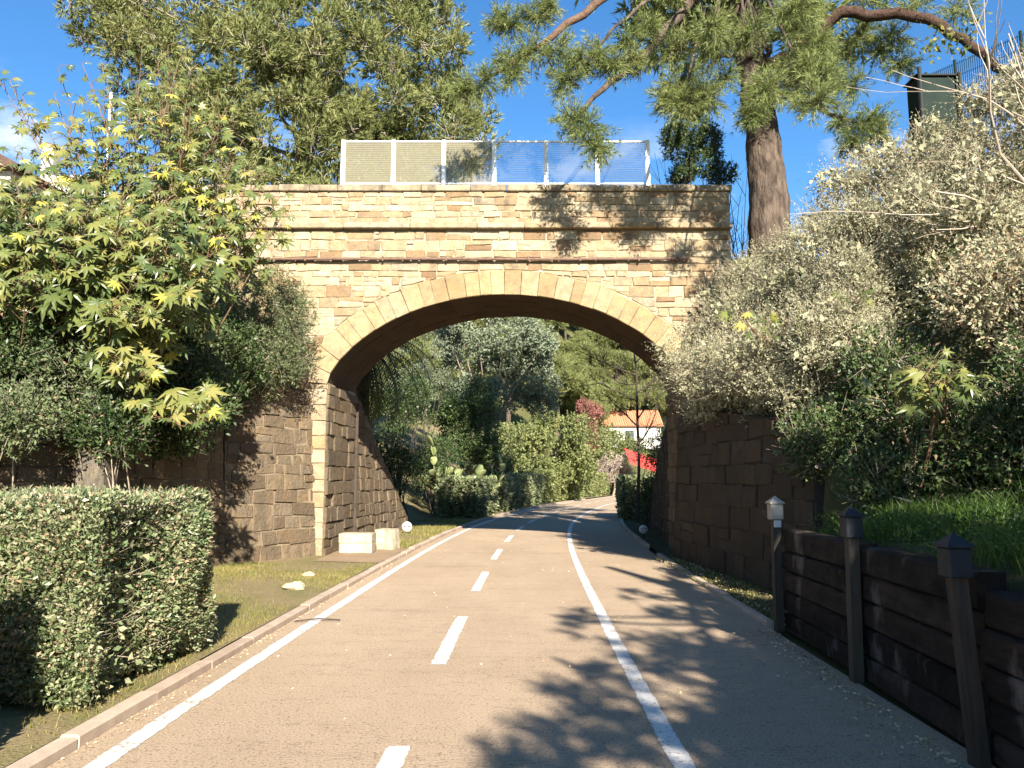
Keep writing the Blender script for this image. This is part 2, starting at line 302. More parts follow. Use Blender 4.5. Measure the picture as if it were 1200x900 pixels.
class MB:
    """collects faces of any size"""
    def __init__(s): s.v = []; s.f = []
    def add(s, v, f):
        n = len(s.v); s.v += [tuple(map(float, p)) for p in v]; s.f += [tuple(i + n for i in q) for q in f]; return s
    def box(s, lo, hi, bev=0.0):
        (x0, y0, z0), (x1, y1, z1) = lo, hi
        if bev <= 0:
            v = [(x, y, z) for z in (z0, z1) for y in (y0, y1) for x in (x0, x1)]
            return s.add(v, [(0, 2, 3, 1), (4, 5, 7, 6), (0, 1, 5, 4), (2, 6, 7, 3), (0, 4, 6, 2), (1, 3, 7, 5)])
        b = bev; v = []; f = []
        cx = [(x0, 1), (x1, -1)]; cy = [(y0, 1), (y1, -1)]; cz = [(z0, 1), (z1, -1)]
        idx = {}
        for i, (x, a) in enumerate(cx):
            for j, (y, c) in enumerate(cy):
                for k, (z, d) in enumerate(cz):
                    idx[i, j, k] = len(v)
                    v += [(x, y + c * b, z + d * b), (x + a * b, y, z + d * b), (x + a * b, y + c * b, z)]
        I = lambda i, j, k, q: idx[i, j, k] + q
        f += [(I(0,0,0,0), I(0,0,1,0), I(0,1,1,0), I(0,1,0,0)), (I(1,0,0,0), I(1,1,0,0), I(1,1,1,0), I(1,0,1,0))]
        f += [(I(0,0,0,1), I(1,0,0,1), I(1,0,1,1), I(0,0,1,1)), (I(0,1,0,1), I(0,1,1,1), I(1,1,1,1), I(1,1,0,1))]
        f += [(I(0,0,0,2), I(0,1,0,2), I(1,1,0,2), I(1,0,0,2)), (I(0,0,1,2), I(1,0,1,2), I(1,1,1,2), I(0,1,1,2))]
        for i in (0, 1):
            for j in (0, 1): f.append((I(i,j,0,0), I(i,j,0,1), I(i,j,1,1), I(i,j,1,0)))
            for k in (0, 1): f.append((I(i,0,k,0), I(i,0,k,2), I(i,1,k,2), I(i,1,k,0)))
        for j in (0, 1):
            for k in (0, 1): f.append((I(0,j,k,1), I(0,j,k,2), I(1,j,k,2), I(1,j,k,1)))
        for i in (0, 1):
            for j in (0, 1):
                for k in (0, 1): f.append((I(i,j,k,0), I(i,j,k,1), I(i,j,k,2)))
        return s.add(v, f)
    def tube(s, pts, rad, n=8, cap=True):
        pts = [np.array(p, float) for p in pts]
        if not hasattr(rad, '__len__'): rad = [rad] * len(pts)
        base = len(s.v); ref = np.array([0.13, 0.31, 0.94])
        for i, p in enumerate(pts):
            d = pts[min(i + 1, len(pts) - 1)] - pts[max(i - 1, 0)]; d = d / (np.linalg.norm(d) + 1e-9)
            a = np.cross(d, ref)
            if np.linalg.norm(a) < 0.2: a = np.cross(d, [1, 0, 0])
            a /= np.linalg.norm(a); b = np.cross(d, a)
            for k in range(n):
                t = 2 * math.pi * k / n
                s.v.append(tuple(p + rad[i] * (math.cos(t) * a + math.sin(t) * b)))
        for i in range(len(pts) - 1):
            for k in range(n):
                k2 = (k + 1) % n
                s.f.append((base + i * n + k, base + i * n + k2, base + (i + 1) * n + k2, base + (i + 1) * n + k))
        if cap:
            s.f.append(tuple(base + k for k in reversed(range(n)))); e = base + (len(pts) - 1) * n
            s.f.append(tuple(e + k for k in range(n)))
        return s
    def lathe(s, prof, n=20, c=(0, 0, 0), axis='z'):
        base = len(s.v)
        for r, h in prof:
            for k in range(n):
                t = 2 * math.pi * k / n; x, y = r * math.cos(t), r * math.sin(t)
                p = (x, y, h) if axis == 'z' else (x, h, y)
                s.v.append((p[0] + c[0], p[1] + c[1], p[2] + c[2]))
        for i in range(len(prof) - 1):
            for k in range(n):
                k2 = (k + 1) % n
                s.f.append((base + i * n + k, base + i * n + k2, base + (i + 1) * n + k2, base + (i + 1) * n + k))
        return s
    def build(s, name, mat, parent=None, origin=None, smooth=False):
        V = np.array(s.v, float)
        if origin is None: origin = V.mean(0)
        me = bpy.data.meshes.new(name); me.from_pydata([tuple(p) for p in (V - origin)], [], s.f); me.update()
        if mat: me.materials.append(MATS[mat])
        if smooth: me.polygons.foreach_set('use_smooth', np.ones(len(me.polygons), dtype=bool))
        return link(name, me, origin, parent)
def smoothstep(a, b, x):
    t = np.clip((np.asarray(x, float) - a) / (b - a), 0, 1); return t * t * (3 - 2 * t)

# ------------------------------------------------------------------ road alignment
CL = np.array([(-40, -.8), (0, -.74), (5, -.69), (10, -.57), (15, -.42), (20, -.18), (25, .18), (30, .70), (38, 2.0), (48, 4.0), (57, 6.3), (70, 9.8), (85, 14.0), (110, 22.0), (140, 33.0)])
def cx(Y):
    Y = np.asarray(Y, float); w = np.zeros_like(Y)
    for o in np.linspace(-3, 3, 13): w = w + np.interp(Y + o, CL[:, 0], CL[:, 1])
    return w / 13
HALF = 1.68
def kerb_left(Y): return cx(Y) - HALF - 0.24                 # road-side face of the kerb
def road_right(Y): return cx(Y) + HALF + 1.72
YS = np.concatenate([np.arange(-30, 60, 0.5), np.arange(60, 141, 2.0)])
def ribbon(name, x0, x1, z, mat, Y, parent=None, n=1, kind='structure'):
    """strip between two curves of Y"""
    cols = [x0(Y) + (x1(Y) - x0(Y)) * t for t in np.linspace(0, 1, n + 1)]
    V = np.stack([np.stack([c, Y, np.full_like(Y, z)], 1) for c in cols], 1).reshape(-1, 3)
    k = n + 1; F = []
    for i in range(len(Y) - 1):
        for j in range(n): F.append((i * k + j, i * k + j + 1, (i + 1) * k + j + 1, (i + 1) * k + j))
    o = obj_fast(name, V, np.array(F), mat, parent, origin=np.zeros(3) if parent is None else None)
    if kind and parent is None: tag(o, kind=kind)
    return o
g_ = MB().add([(-500, -300, -0.06), (500, -300, -0.06), (500, 900, -0.06), (-500, 900, -0.06)], [(0, 1, 2, 3)]).build('ground', 'field_ground', origin=np.zeros(3)); tag(g_, kind='structure')
road = ribbon('road', kerb_left, road_right, 0.0, 'asphalt', YS, n=4)
def line(name, off, w, Y):
    e0, e1 = np.cumsum(rng.normal(size=len(Y)) * .0022), np.cumsum(rng.normal(size=len(Y)) * .0022)
    e0 = .004 * rng.normal(size=len(Y)) + .6 * (e0 - np.convolve(e0, np.ones(15) / 15, 'same')); e1 = .004 * rng.normal(size=len(Y)) + .6 * (e1 - np.convolve(e1, np.ones(15) / 15, 'same'))
    return ribbon(name, lambda y: cx(y) + off - w / 2 + np.clip(e0, -.015, .015), lambda y: cx(y) + off + w / 2 + np.clip(e1, -.015, .015), 0.004, 'road_paint', Y, parent=road)
YL = np.concatenate([np.arange(-6, 26, .05), np.arange(26, 110, .5)])
line('edge_line', -HALF + 0.03, 0.13, YL); line('edge_line', HALF - 0.03, 0.125, YL)
y0 = -1.9 - 4.42 * 3
while y0 < 90:
    line('centre_dash', 0.0, 0.135, np.linspace(y0, y0 + 2.35, 48 if y0 < 20 else 20)); y0 += 4.42

def seal(x0, x1, y, w):
    n = 40; X = np.linspace(x0, x1, n); yy = y + np.cumsum(rng.normal(size=n) * .012); ww = w * rng.uniform(.25, 1.3, n)
    V = np.concatenate([np.stack([X, yy - ww, np.full(n, .0035)], 1), np.stack([X, yy + ww, np.full(n, .0035)], 1)]); i = np.arange(n - 1)
    obj_fast('crack_seal', V, np.stack([i, i + 1, i + n + 1, i + n], 1), 'crack_fill', road)
seal(-1.75, -.95, 9.75, .012); seal(-1.6, -.2, 14.6, .02); seal(.2, 1.3, 15.0, .015); seal(-1.9, 2.5, 17.1, .02); seal(-.9, .8, 11.6, .008); seal(-2.2, -.9, 20.5, .03); seal(-.5, 1.4, 22.2, .03)
# ------------------------------------------------------------------ walls in plan and terrain heights
LW = [(-3.86, 16.15, 4.3), (-5.25, 14.3, 2.85), (-5.80, 11.6, 2.35), (-6.70, 9.9, 2.2), (-13.0, 9.1, 2.0), (-32.0, 8.6, 1.9)]     # left retaining wall x, y, top z
RW = [(3.32, 16.0, 3.1), (3.70, 11.2, 2.5), (3.80, 9.9, 1.75)]                                                      # right retaining wall
FW = [(-3.74, 18.45, 4.5), (-3.25, 24.3, 0.45)]                                                                      # wing wall behind the bridge, left
def poly_dist(X, Y, P, side):
    """distance behind the wall line (positive behind) and wall top there"""
    best = np.full(X.shape, 1e9); sg = np.full(X.shape, -1.0); top = np.zeros(X.shape)
    for (x0, y0, t0), (x1, y1, t1) in zip(P[:-1], P[1:]):
        dx, dy = x1 - x0, y1 - y0; L2 = dx * dx + dy * dy
        t = np.clip(((X - x0) * dx + (Y - y0) * dy) / L2, 0, 1)
        d = np.hypot(X - x0 - t * dx, Y - y0 - t * dy)
        s = np.sign(((X - x0) * dy - (Y - y0) * dx)) * side
        m = d < best; best = np.where(m, d, best); sg = np.where(m, s, sg); top = np.where(m, t0 + t * (t1 - t0), top)
    return best * sg, top
def left_h(X, Y):
    X = np.asarray(X, float); Y = np.asarray(Y, float)
    d, top = poly_dist(X, Y, LW, 1)
    bank = np.minimum(top - 0.05 + 0.55 * np.maximum(d - 0.3, 0), 6.2)
    near = np.where(d > 0.28, bank, 0.06)
    kx = cx(Y) - HALF - 0.4
    dd = kx - X
    far = 0.06 + np.minimum(0.62 * np.maximum(dd - 1.2 - 1.1 * smoothstep(22, 30, Y), 0), 6.0) * smoothstep(19, 24, Y)
    fd, ft = poly_dist(X, Y, FW, -1)
    far = np.where((Y < 24.3) & (fd > 0.28), np.maximum(far, np.minimum(ft - 0.05 + 0.6 * fd, 6.2)), far)
    z = np.where(Y < 15.95, near, np.where(Y < 18.5, np.where(X < -4.9, 6.3, 0.06), far))
    return z
def right_h(X, Y):
    X = np.asarray(X, float); Y = np.asarray(Y, float)
    d1 = X - (np.interp(Y, [-4.5, .4, 4.55, 8.45], [2.45, 2.5, 2.70, 2.92]) + .24)
    a = 1.0 + 0.10 * np.maximum(d1, 0) + 0.95 * np.maximum(d1 - 2.1, 0); a = np.minimum(a, 5.6)
    a = np.where(d1 > 0.0, a, 0.03)
    d2, top = poly_dist(X, Y, RW, -1)
    b = np.where(d2 > 0.26, np.minimum(top - 0.05 + 1.05 * np.maximum(d2 - 0.26, 0), 6.4), 0.03)
    w = smoothstep(8.6, 10.2, Y)
    z = np.where(Y < 8.55, a, np.where(X > 4.1, a * (1 - w) + np.maximum(a * 0.6, b) * w, np.where(Y < 9.6, 0.03, b)))
    rr = road_right(Y) + 0.15
    c = 0.03 + np.minimum(0.85 * np.maximum(X - rr - 0.5 - 1.8 * smoothstep(24, 32, Y), 0), 6.4 - 5.6 * smoothstep(38, 60, Y)) 
    wx = 3.76 + (Y - 18.4) * .104; wt = 4.4 - (Y - 18.4) * .479
    emb = np.where(X > wx + .3, np.minimum(wt - .05 + 1.2 * np.maximum(X - wx - .3, 0), 6.4), 0.03)
    c = np.where(Y < 25.4, emb, c)
    z = np.where(Y > 18.0, c, np.where(Y > 16.4, np.where(X > 4.35, 6.4, 0.03), z))
    return z
def terrain(name, xf, hf, Y, offs, mat):
    Xg = np.stack([xf(Y) + o for o in offs], 1); Yg = np.repeat(Y[:, None], len(offs), 1)
    Z = hf(Xg, Yg)
    Z = Z + (0.05 * np.sin(Xg * 2.1 + Yg * 1.3) + 0.04 * np.sin(Xg * 4.7 - Yg * 3.1)) * (Z > 0.4)
    V = np.stack([Xg, Yg, Z], 2).reshape(-1, 3); k = len(offs); I = np.arange((len(Y) - 1) * k).reshape(-1, k)[:, :-1].ravel()
    F = np.stack([I, I + 1, I + k + 1, I + k], 1)
    o = obj_fast(name, V, F, mat, origin=np.zeros(3)); return tag(o, kind='structure')
ty = np.concatenate([np.arange(-30, -4, 2.0), np.arange(-4, 34, 0.22), np.arange(34, 160, 2.0)])
so = np.concatenate([np.arange(0, 3.0, 0.2), np.arange(3.0, 14, 0.35), np.arange(14, 40, 2.0), np.array([50., 80., 140.])])
terrain('left_bank', lambda Y: kerb_left(Y) - 0.13, left_h, ty, -so, 'verge_ground')
terrain('right_bank', lambda Y: road_right(Y) + 0.10, right_h, ty, so, 'bank_ground')
# back-cut brown path by the pier
pth = MB().add([(-3.75, 14.9, 0.068), (float(kerb_left(14.5)) - 0.12, 14.5, 0.068), (float(kerb_left(17.4)) - 0.12, 17.4, 0.068), (-3.8, 18.0, 0.068)], [(0, 1, 2, 3)]).build('path', 'brown_path', origin=np.zeros(3)); tag(pth, kind='structure')

# kerbs: single kerb stones
def kerb(name, xf, side, y0, y1, h, w, L=0.98):
    root = bpy.data.objects.new(name, None); COL.objects.link(root); ORG[root.name] = np.zeros(3); tag(root, kind='structure')
    y = y0
    while y < y1:
        a, b = y + 0.008, y + L - 0.008
        m = MB(); bv = 0.012; j = rnd.uniform(-.006, .006); hh = h + rnd.uniform(-.008, .008)
        xa, xb = float(xf(a)) + j, float(xf(b)) + j
        prof = [(0, -0.1), (0, hh - bv), (bv, hh), (w - bv, hh), (w, hh - bv), (w, -0.1)]
        v = [(xa + side * p, a, q) for p, q in prof] + [(xb + side * p, b, q) for p, q in prof]
        n = len(prof); f = [(i, i + 1, n + i + 1, n + i) for i in range(n - 1)] + [tuple(range(n)), tuple(range(2 * n - 1, n - 1, -1))]
        m.add(v, f).build('kerb_stone', 'kerb_concrete', root)
        y += L
kerb('kerb_left', kerb_left, -1, -3, 14.2, 0.07, 0.12)
kerb('kerb_dropped', kerb_left, -1, 14.21, 17.6, 0.062, 0.13, 0.84)
kerb('kerb_left_far', kerb_left, -1, 17.7, 62, 0.075, 0.13)
kerb('kerb_right', lambda Y: road_right(Y), 1, 8.7, 15.9, 0.055, 0.10)
kerb('kerb_right_far', lambda Y: road_right(Y), 1, 18.6, 60, 0.08, 0.12)

# ------------------------------------------------------------------ masonry
def clip_poly(P, n, c):
    """keep n.p <= c"""
    out = []
    for i in range(len(P)):
        a, b = P[i], P[(i + 1) % len(P)]
        da, db = n[0] * a[0] + n[1] * a[1] - c, n[0] * b[0] + n[1] * b[1] - c
        if da <= 0: out.append(a)
        if (da < 0 < db) or (db < 0 < da):
            t = da / (da - db); out.append((a[0] + t * (b[0] - a[0]), a[1] + t * (b[1] - a[1])))
    return out
def area(P): return 0.5 * abs(sum(P[i][0] * P[(i + 1) % len(P)][1] - P[(i + 1) % len(P)][0] * P[i][1] for i in range(len(P))))
def coursed(u0, u1, v0, v1, hs, ws, r, split=0.18):
    polys = []; v = v0
    while v < v1 - 0.03:
        h = r.uniform(*hs)
        if v1 - v - h < hs[0] * 0.6: h = v1 - v
        u = u0 - r.uniform(0, ws[0])
        while u < u1:
            w = r.uniform(*ws); a, b = max(u, u0), min(u + w, u1)
            if u1 - b < ws[0] * 0.5: b = u1; w = u1 - u + 1e-6
            if b - a > 0.06:
                q = [(a, v), (b, v), (b, v + h), (a, v + h)]
                if h > (hs[0] + hs[1]) / 2 and r.random() < split:
                    s = v + h * r.uniform(0.4, 0.6)
                    polys += [[(a, v), (b, v), (b, s), (a, s)], [(a, s), (b, s), (b, v + h), (a, v + h)]]
                else: polys.append(q)
            u += w
        v += h
    return polys
def stone_vf(P, fr, r, gap=0.007, jit=0.008, depth=(0.025, 0.06), ch=0.018):
    """polygon in wall plane -> chamfered rough block; fr = function (u, v, n) -> world"""
    c = np.mean(P, 0); Q = []
    for p in P:
        d = np.array(p) - c; L = np.linalg.norm(d) + 1e-9
        Q.append(c + d * max(0.3, (L - gap * 1.4) / L) + np.array([r.uniform(-jit, jit), r.uniform(-jit, jit)]))
    n = len(Q); dp = r.uniform(*depth); tu, tv = r.uniform(-.02, .02), r.uniform(-.03, .03)
    V = [fr(q[0], q[1], -0.02) for q in Q]
    V += [fr(q[0], q[1], dp - ch * 0.9) for q in Q]
    for q in Q:
        d = c - q; L = np.linalg.norm(d) + 1e-9; i_ = q + d * min(0.35, ch * 1.3 / L)
        V.append(fr(i_[0], i_[1], dp + (q[0] - c[0]) * tu + (q[1] - c[1]) * tv + r.uniform(-.003, .003)))
    V.append(fr(c[0], c[1], dp + r.uniform(0.0, 0.005)))
    F = []
    for i in range(n):
        j = (i + 1) % n
        F += [(i, j, n + j, n + i), (n + i, n + j, 2 * n + j, 2 * n + i), (2 * n + i, 2 * n + j, 3 * n)]
    return V, F
def lay(polys, fr, parent, mat, r, name='stone', limit=300, score=None, stuff_name='small_stone_facing', **kw):
    polys = [p for p in polys if len(p) >= 3 and area(p) > 0.003]
    if score is None: score = area
    polys.sort(key=score, reverse=True)
    rest = MB()
    for i, P in enumerate(polys):
        V, F = stone_vf(P, fr, r, **kw)
        if i < limit: MB().add(V, F).build(name, mat, parent)
        else: rest.add(V, F)
    if rest.v: tag(rest.build(stuff_name, mat, parent), kind='stuff')

BY = 16.0; BX0, BX1 = -8.5, 4.70; BT = 2.25; SKEW = 0.05      # bridge face plane, ends, thickness, skew of the barrel
AX, AH, SPR, RISE = -0.13, 3.74, 3.58, 1.92
RR = (AH * AH + RISE * RISE) / (2 * RISE)
def arch_z(x):
    q = np.clip(np.asarray(x, float) / AH, -1, 1)
    e = RISE * np.sqrt(np.maximum(1 - q * q, 0)); s = np.sqrt(RR * RR - (q * AH) ** 2) - (RR - RISE)
    return SPR + 0.5 * (e + s)
th = np.linspace(-math.pi / 2, math.pi / 2, 400); ax_ = AH * np.sin(th); az_ = arch_z(ax_)
seg = np.hypot(np.diff(ax_), np.diff(az_)); arc = np.concatenate([[0], np.cumsum(seg)])
def arc_pt(s):
    x = np.interp(s, arc, ax_); z = np.interp(s, arc, az_)
    x2, z2 = np.interp(min(s + .06, arc[-1]), arc, ax_), np.interp(min(s + .06, arc[-1]), arc, az_)
    x1, z1 = np.interp(max(s - .06, 0), arc, ax_), np.interp(max(s - .06, 0), arc, az_)
    t = np.array([x2 - x1, z2 - z1]); t /= np.linalg.norm(t); return np.array([x + AX, z]), np.array([-t[1], t[0]])
RING = 0.52
bridge = empty('stone_bridge', (AX, BY + BT / 2, 0), 'old golden stone arch bridge spanning the tan path', 'bridge')
# core: spandrel body with the arched opening, made as strips
core = MB()
fxs = [BX0] + [AX - AH - 0.001] + list(AX + AH * np.sin(np.linspace(-math.pi / 2, math.pi / 2, 41))) + [AX + AH + 0.001, BX1]
def lowz(x):
    return 0.0 if abs(x - AX) > AH else float(arch_z(x - AX)) + 0.05
TOPZ = 7.78
for i in range(len(fxs) - 1):
    a, b = fxs[i], fxs[i + 1]
    if b - a < 1e-5: continue
    mid = (a + b) / 2
    za, zb = (0.0, 0.0) if abs(mid - AX) > AH else (float(arch_z(np.clip(a - AX, -AH, AH))) + 0.05, float(arch_z(np.clip(b - AX, -AH, AH))) + 0.05)
    sa, sb = SKEW * BT, SKEW * BT
    v = [(a, BY, za), (b, BY, zb), (b, BY, TOPZ), (a, BY, TOPZ), (a + sa, BY + BT, za), (b + sb, BY + BT, zb), (b + sb, BY + BT, TOPZ), (a + sa, BY + BT, TOPZ)]
    core.add(v, [(0, 1, 2, 3), (5, 4, 7, 6), (0, 4, 5, 1)])
core.box((BX0, BY + 0.012, TOPZ - 1.0), (BX1 - 0.01, BY + 0.36, TOPZ - 0.004)).box((BX0, BY + BT - 0.36, TOPZ - 1.0), (BX1 - 0.01, BY + BT - 0.012, TOPZ - 0.004))
core.add([(BX1, BY, 0), (BX1 + SKEW * BT, BY + BT, 0), (BX1 + SKEW * BT, BY + BT, TOPZ), (BX1, BY, TOPZ)], [(0, 1, 2, 3)])
for sx_ in (-1, 1):
    x = AX + sx_ * AH
    core.add([(x, BY, 0), (x + SKEW * BT, BY + BT, 0), (x + SKEW * BT, BY + BT, SPR + .1), (x, BY, SPR + .1)], [(0, 1, 2, 3)])
# deck between the parapets
core.add([(BX0, BY, 6.75), (BX1, BY, 6.75), (BX1, BY + BT, 6.75), (BX0, BY + BT, 6.75)], [(0, 1, 2, 3)])
core.build('mortar_core', 'mortar', bridge)
rs = random.Random(3)
fr_face = lambda u, v, n: (u, BY - n, v)
def clip_arch(P, off=RING + 0.02):
    c = np.mean(P, 0)
    if abs(c[0] - AX) > AH + 1.3 : return P
    d = np.hypot(ax_ + AX - c[0], az_ - c[1]); s = arc[int(np.argmin(d))]
    p, n = arc_pt(s); e = p + n * off
    if s < 0.02 or s > arc[-1] - 0.02:
        # below springing: clip at the jamb edge
        sgn = -1 if c[0] < AX else 1
        if c[1] < SPR: return clip_poly(P, (-sgn, 0), -sgn * (AX + sgn * (AH + 0.30)))
    return clip_poly(P, tuple(-n), float(-n @ e))
def vis(P):
    c = np.mean(P, 0); return (-4.9 < c[0] < 4.9 and not (c[0] > 3.4 and c[1] < 5.3) and not (c[0] < -4.0 and c[1] < 4.5))
Z_LEDGE0, Z_LEDGE1, Z_PIPE = 6.93, 7.06, 6.26
polys = coursed(BX0, BX1, Z_LEDGE1, 7.78, (0.13, 0.21), (0.13, 0.56), rs, 0.25)
low = coursed(BX0, BX1, 0.1, Z_LEDGE0, (0.12, 0.25), (0.13, 0.60), rs, 0.32)
low = [clip_arch(P) for P in low]
low = [P for P in low if len(P) >= 3 and (np.mean(P, 0)[1] > 3.5 or np.mean(P, 0)[0] < AX - AH - .2 or np.mean(P, 0)[0] > AX + AH + .2)]
def inside_ring(P):
    c = np.mean(P, 0)
    return abs(c[0] - AX) < AH and c[1] < float(arch_z(c[0] - AX)) + 0.1
low = [P for P in low if not inside_ring(P)]
lay(polys + low, fr_face, bridge, 'facade_stone', rs, limit=300, score=lambda P: area(P) + (10 if vis(P) else 0), depth=(0.008, 0.038), gap=0.007, jit=0.017, ch=0.016)
# voussoirs
NV = 29; cuts = [0.0]
for i in range(NV): cuts.append(cuts[-1] + rs.uniform(0.75, 1.3))
cuts = np.array(cuts) / cuts[-1] * arc[-1]
for i in range(NV):
    a, b = cuts[i], cuts[i + 1]
    (pa, na), (pb, nb) = arc_pt(a), arc_pt(b); R_ = RING + rs.uniform(-0.015, 0.03)
    P = [tuple(pa), tuple(pb), tuple(pb + nb * R_), tuple(pa + na * R_)]
    V, F = stone_vf(P, lambda u, v, n: (u, BY - 0.03 - n, v), rs, gap=0.004, jit=0.003, depth=(0.04, 0.055), ch=0.010)
    MB().add(V, F).build('voussoir', 'ring_stone', bridge)
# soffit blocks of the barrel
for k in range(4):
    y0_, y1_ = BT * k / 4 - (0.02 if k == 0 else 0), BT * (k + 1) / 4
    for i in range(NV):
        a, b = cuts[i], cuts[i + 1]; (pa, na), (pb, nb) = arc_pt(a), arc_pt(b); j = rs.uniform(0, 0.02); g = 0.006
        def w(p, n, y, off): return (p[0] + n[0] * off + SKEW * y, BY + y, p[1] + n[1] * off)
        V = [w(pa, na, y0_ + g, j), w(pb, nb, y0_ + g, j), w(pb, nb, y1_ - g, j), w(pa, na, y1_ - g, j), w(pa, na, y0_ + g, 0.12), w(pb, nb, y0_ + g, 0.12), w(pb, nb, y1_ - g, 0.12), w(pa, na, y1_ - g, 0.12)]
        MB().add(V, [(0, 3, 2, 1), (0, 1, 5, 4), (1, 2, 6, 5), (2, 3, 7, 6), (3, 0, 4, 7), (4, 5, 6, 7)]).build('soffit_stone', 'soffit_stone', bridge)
# jambs below the springing and quoin blocks on the face
for sgn in (-1, 1):
    x = AX + sgn * AH
    fr_j = lambda u, v, n, x=x, s=sgn: (x + SKEW * u - s * n, BY + u, v)
    lay(coursed(-0.02, BT, 0.03, SPR, (0.24, 0.36), (0.34, 0.85), rs, 0.1), fr_j, bridge, 'rubble_stone', rs, name='jamb_stone', gap=0.010, jit=0.018, depth=(0.02, 0.07), ch=0.016)
    z = 0.05; k = 0
    while z < SPR - 0.05:
        h = min(rs.uniform(0.26, 0.36), SPR - z); wq = 0.36 if k % 2 else 0.29
        a, b = (x - wq, x) if sgn < 0 else (x, x + wq)
        V, F = stone_vf([(a, z), (b, z), (b, z + h), (a, z + h)], fr_face, rs, gap=0.005, jit=0.005, depth=(0.04, 0.06), ch=0.015)
        MB().add(V, F).build('quoin', 'ledge_stone', bridge); z += h; k += 1
# coping, ledge course
x = BX0
while x < BX1 + 0.05:
    L = rs.uniform(0.55, 1.1); b = min(x + L, BX1 + 0.09)
    MB().box((x + .004, BY - 0.075, 7.785), (b - .004, BY + 0.42, 7.925 + rs.uniform(-.012, .012)), 0.018).build('coping_stone', 'coping_stone', bridge)
    x = b
    if b > BX1 + .08: break
x = BX0
while x < BX1:
    L = rs.uniform(0.7, 1.5); b = min(x + L, BX1 + 0.02)
    MB().box((x + .003, BY - 0.15 + rs.uniform(-.012, .012), Z_LEDGE0 + 0.005), (b - .003, BY + 0.05, Z_LEDGE1 - 0.004), 0.015).build('ledge_stone', 'ledge_stone', bridge)
    x = b
x = BX0
while x < BX1:
    L = rs.uniform(0.6, 1.2); b = min(x + L, BX1 + 0.1)
    MB().box((x + .004 + SKEW * BT, BY + BT - 0.40, 7.785), (b - .004 + SKEW * BT, BY + BT + 0.06, 7.99 + rs.uniform(-.03, .03)), 0.018).build('coping_stone', 'coping_stone', bridge)
    x = b
# drain pipe across the face
pipe = MB().tube([(-6.0, BY - 0.10, Z_PIPE), (-2, BY - 0.10, Z_PIPE + .005), (1.0, BY - 0.10, Z_PIPE - .004), (3.75, BY - 0.10, Z_PIPE + .01)], 0.033, 10).build('pipe', 'rusty_pipe')
tag(pipe, 'thin dark rusty pipe running level across the bridge above the arch', 'pipe')
for xx in (-4.4, -2.75, -1.4, 0.35, 1.45, 2.7, 3.5):
    MB().box((xx - .02, BY - 0.145, Z_PIPE - .05), (xx + .02, BY - 0.02, Z_PIPE + .055), 0.006).build('pipe_clamp', 'rusty_pipe', pipe)

# retaining walls
def wall_thing(name, label, P, mat, mort, r, hs, ws, thick, out, batter=0.06, **kw):
    root = empty(name, (P[0][0], P[0][1], 0), label, 'wall')
    body = MB(); left = 300
    for (x0, y0, t0), (x1, y1, t1) in zip(P[:-1], P[1:]):
        d = np.array([x1 - x0, y1 - y0]); L = np.linalg.norm(d); d /= L; n = np.array([d[1], -d[0]]) * out
        fr = lambda u, v, m, x0=x0, y0=y0, d=d, n=n: (x0 + d[0] * u + n[0] * (m - batter * v), y0 + d[1] * u + n[1] * (m - batter * v), v)
        v = [fr(0, -.05, 0), fr(L, -.05, 0), fr(L, t1, 0), fr(0, t0, 0), fr(0, -.05, -thick), fr(L, -.05, -thick), fr(L, t1, -thick), fr(0, t0, -thick)]
        body.add(v, [(0, 1, 2, 3), (3, 2, 6, 7), (5, 4, 7, 6), (0, 3, 7, 4), (1, 5, 6, 2)])
        ps = coursed(0, L, 0.03, max(t0, t1), hs, ws, r, 0.12)
        nn = np.array([-(t1 - t0), L]); nn = nn / np.linalg.norm(nn); c = float(nn @ np.array([0, t0]))
        ps = [clip_poly(p, tuple(nn), c) for p in ps]; ps = [p for p in ps if len(p) >= 3 and area(p) > .003]
        lay(ps, fr, root, mat, r, limit=max(0, left), **kw); left -= len(ps)
        # cap stones on the slope
    body.build('rubble_core', mort, root)
    return root
kw = dict(gap=0.011, jit=0.026, depth=(0.0, 0.05), ch=0.014)
wall_thing('retaining_wall', 'brown rubble stone wall flaring left from the arch below the castor plants', LW, 'rubble_stone', 'dark_mortar', rs, (0.17, 0.33), (0.18, 0.56), 0.6, -1, **kw)
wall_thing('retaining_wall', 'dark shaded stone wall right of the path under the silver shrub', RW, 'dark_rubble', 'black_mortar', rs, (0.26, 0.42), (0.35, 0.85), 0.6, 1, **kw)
wall_thing('wing_wall', 'sloping stone wing wall behind the arch on the left', FW, 'rubble_stone', 'dark_mortar', rs, (0.20, 0.32), (0.24, 0.6), 0.5, 1, batter=0.09, **kw)
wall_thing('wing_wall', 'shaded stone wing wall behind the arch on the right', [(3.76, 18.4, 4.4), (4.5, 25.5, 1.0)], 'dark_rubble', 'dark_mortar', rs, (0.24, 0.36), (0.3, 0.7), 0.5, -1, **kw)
# dark drain pipe in the corner behind the jamb
dp = MB().tube([(AX - AH + SKEW * BT + 0.05, BY + BT + 0.08, 0.0), (AX - AH + SKEW * BT + 0.05, BY + BT + 0.08, 3.4)], 0.045, 8).build('downpipe', 'dark_twig')
tag(dp, 'dark vertical downpipe at the back edge of the left arch pier', 'pipe')
# pale buttress slabs in the left wall
b_ = np.array([-5.88, 10.95, 0])
bt = MB().box((b_[0] - .2, 10.75, 0.0), (b_[0] + .2, 11.15, 2.2), 0.02).build('concrete_pillar', 'old_concrete', origin=np.array([b_[0], 10.95, 0]))
tag(bt, 'pale concrete pillar against the left stone wall behind the clipped hedge', 'pillar')

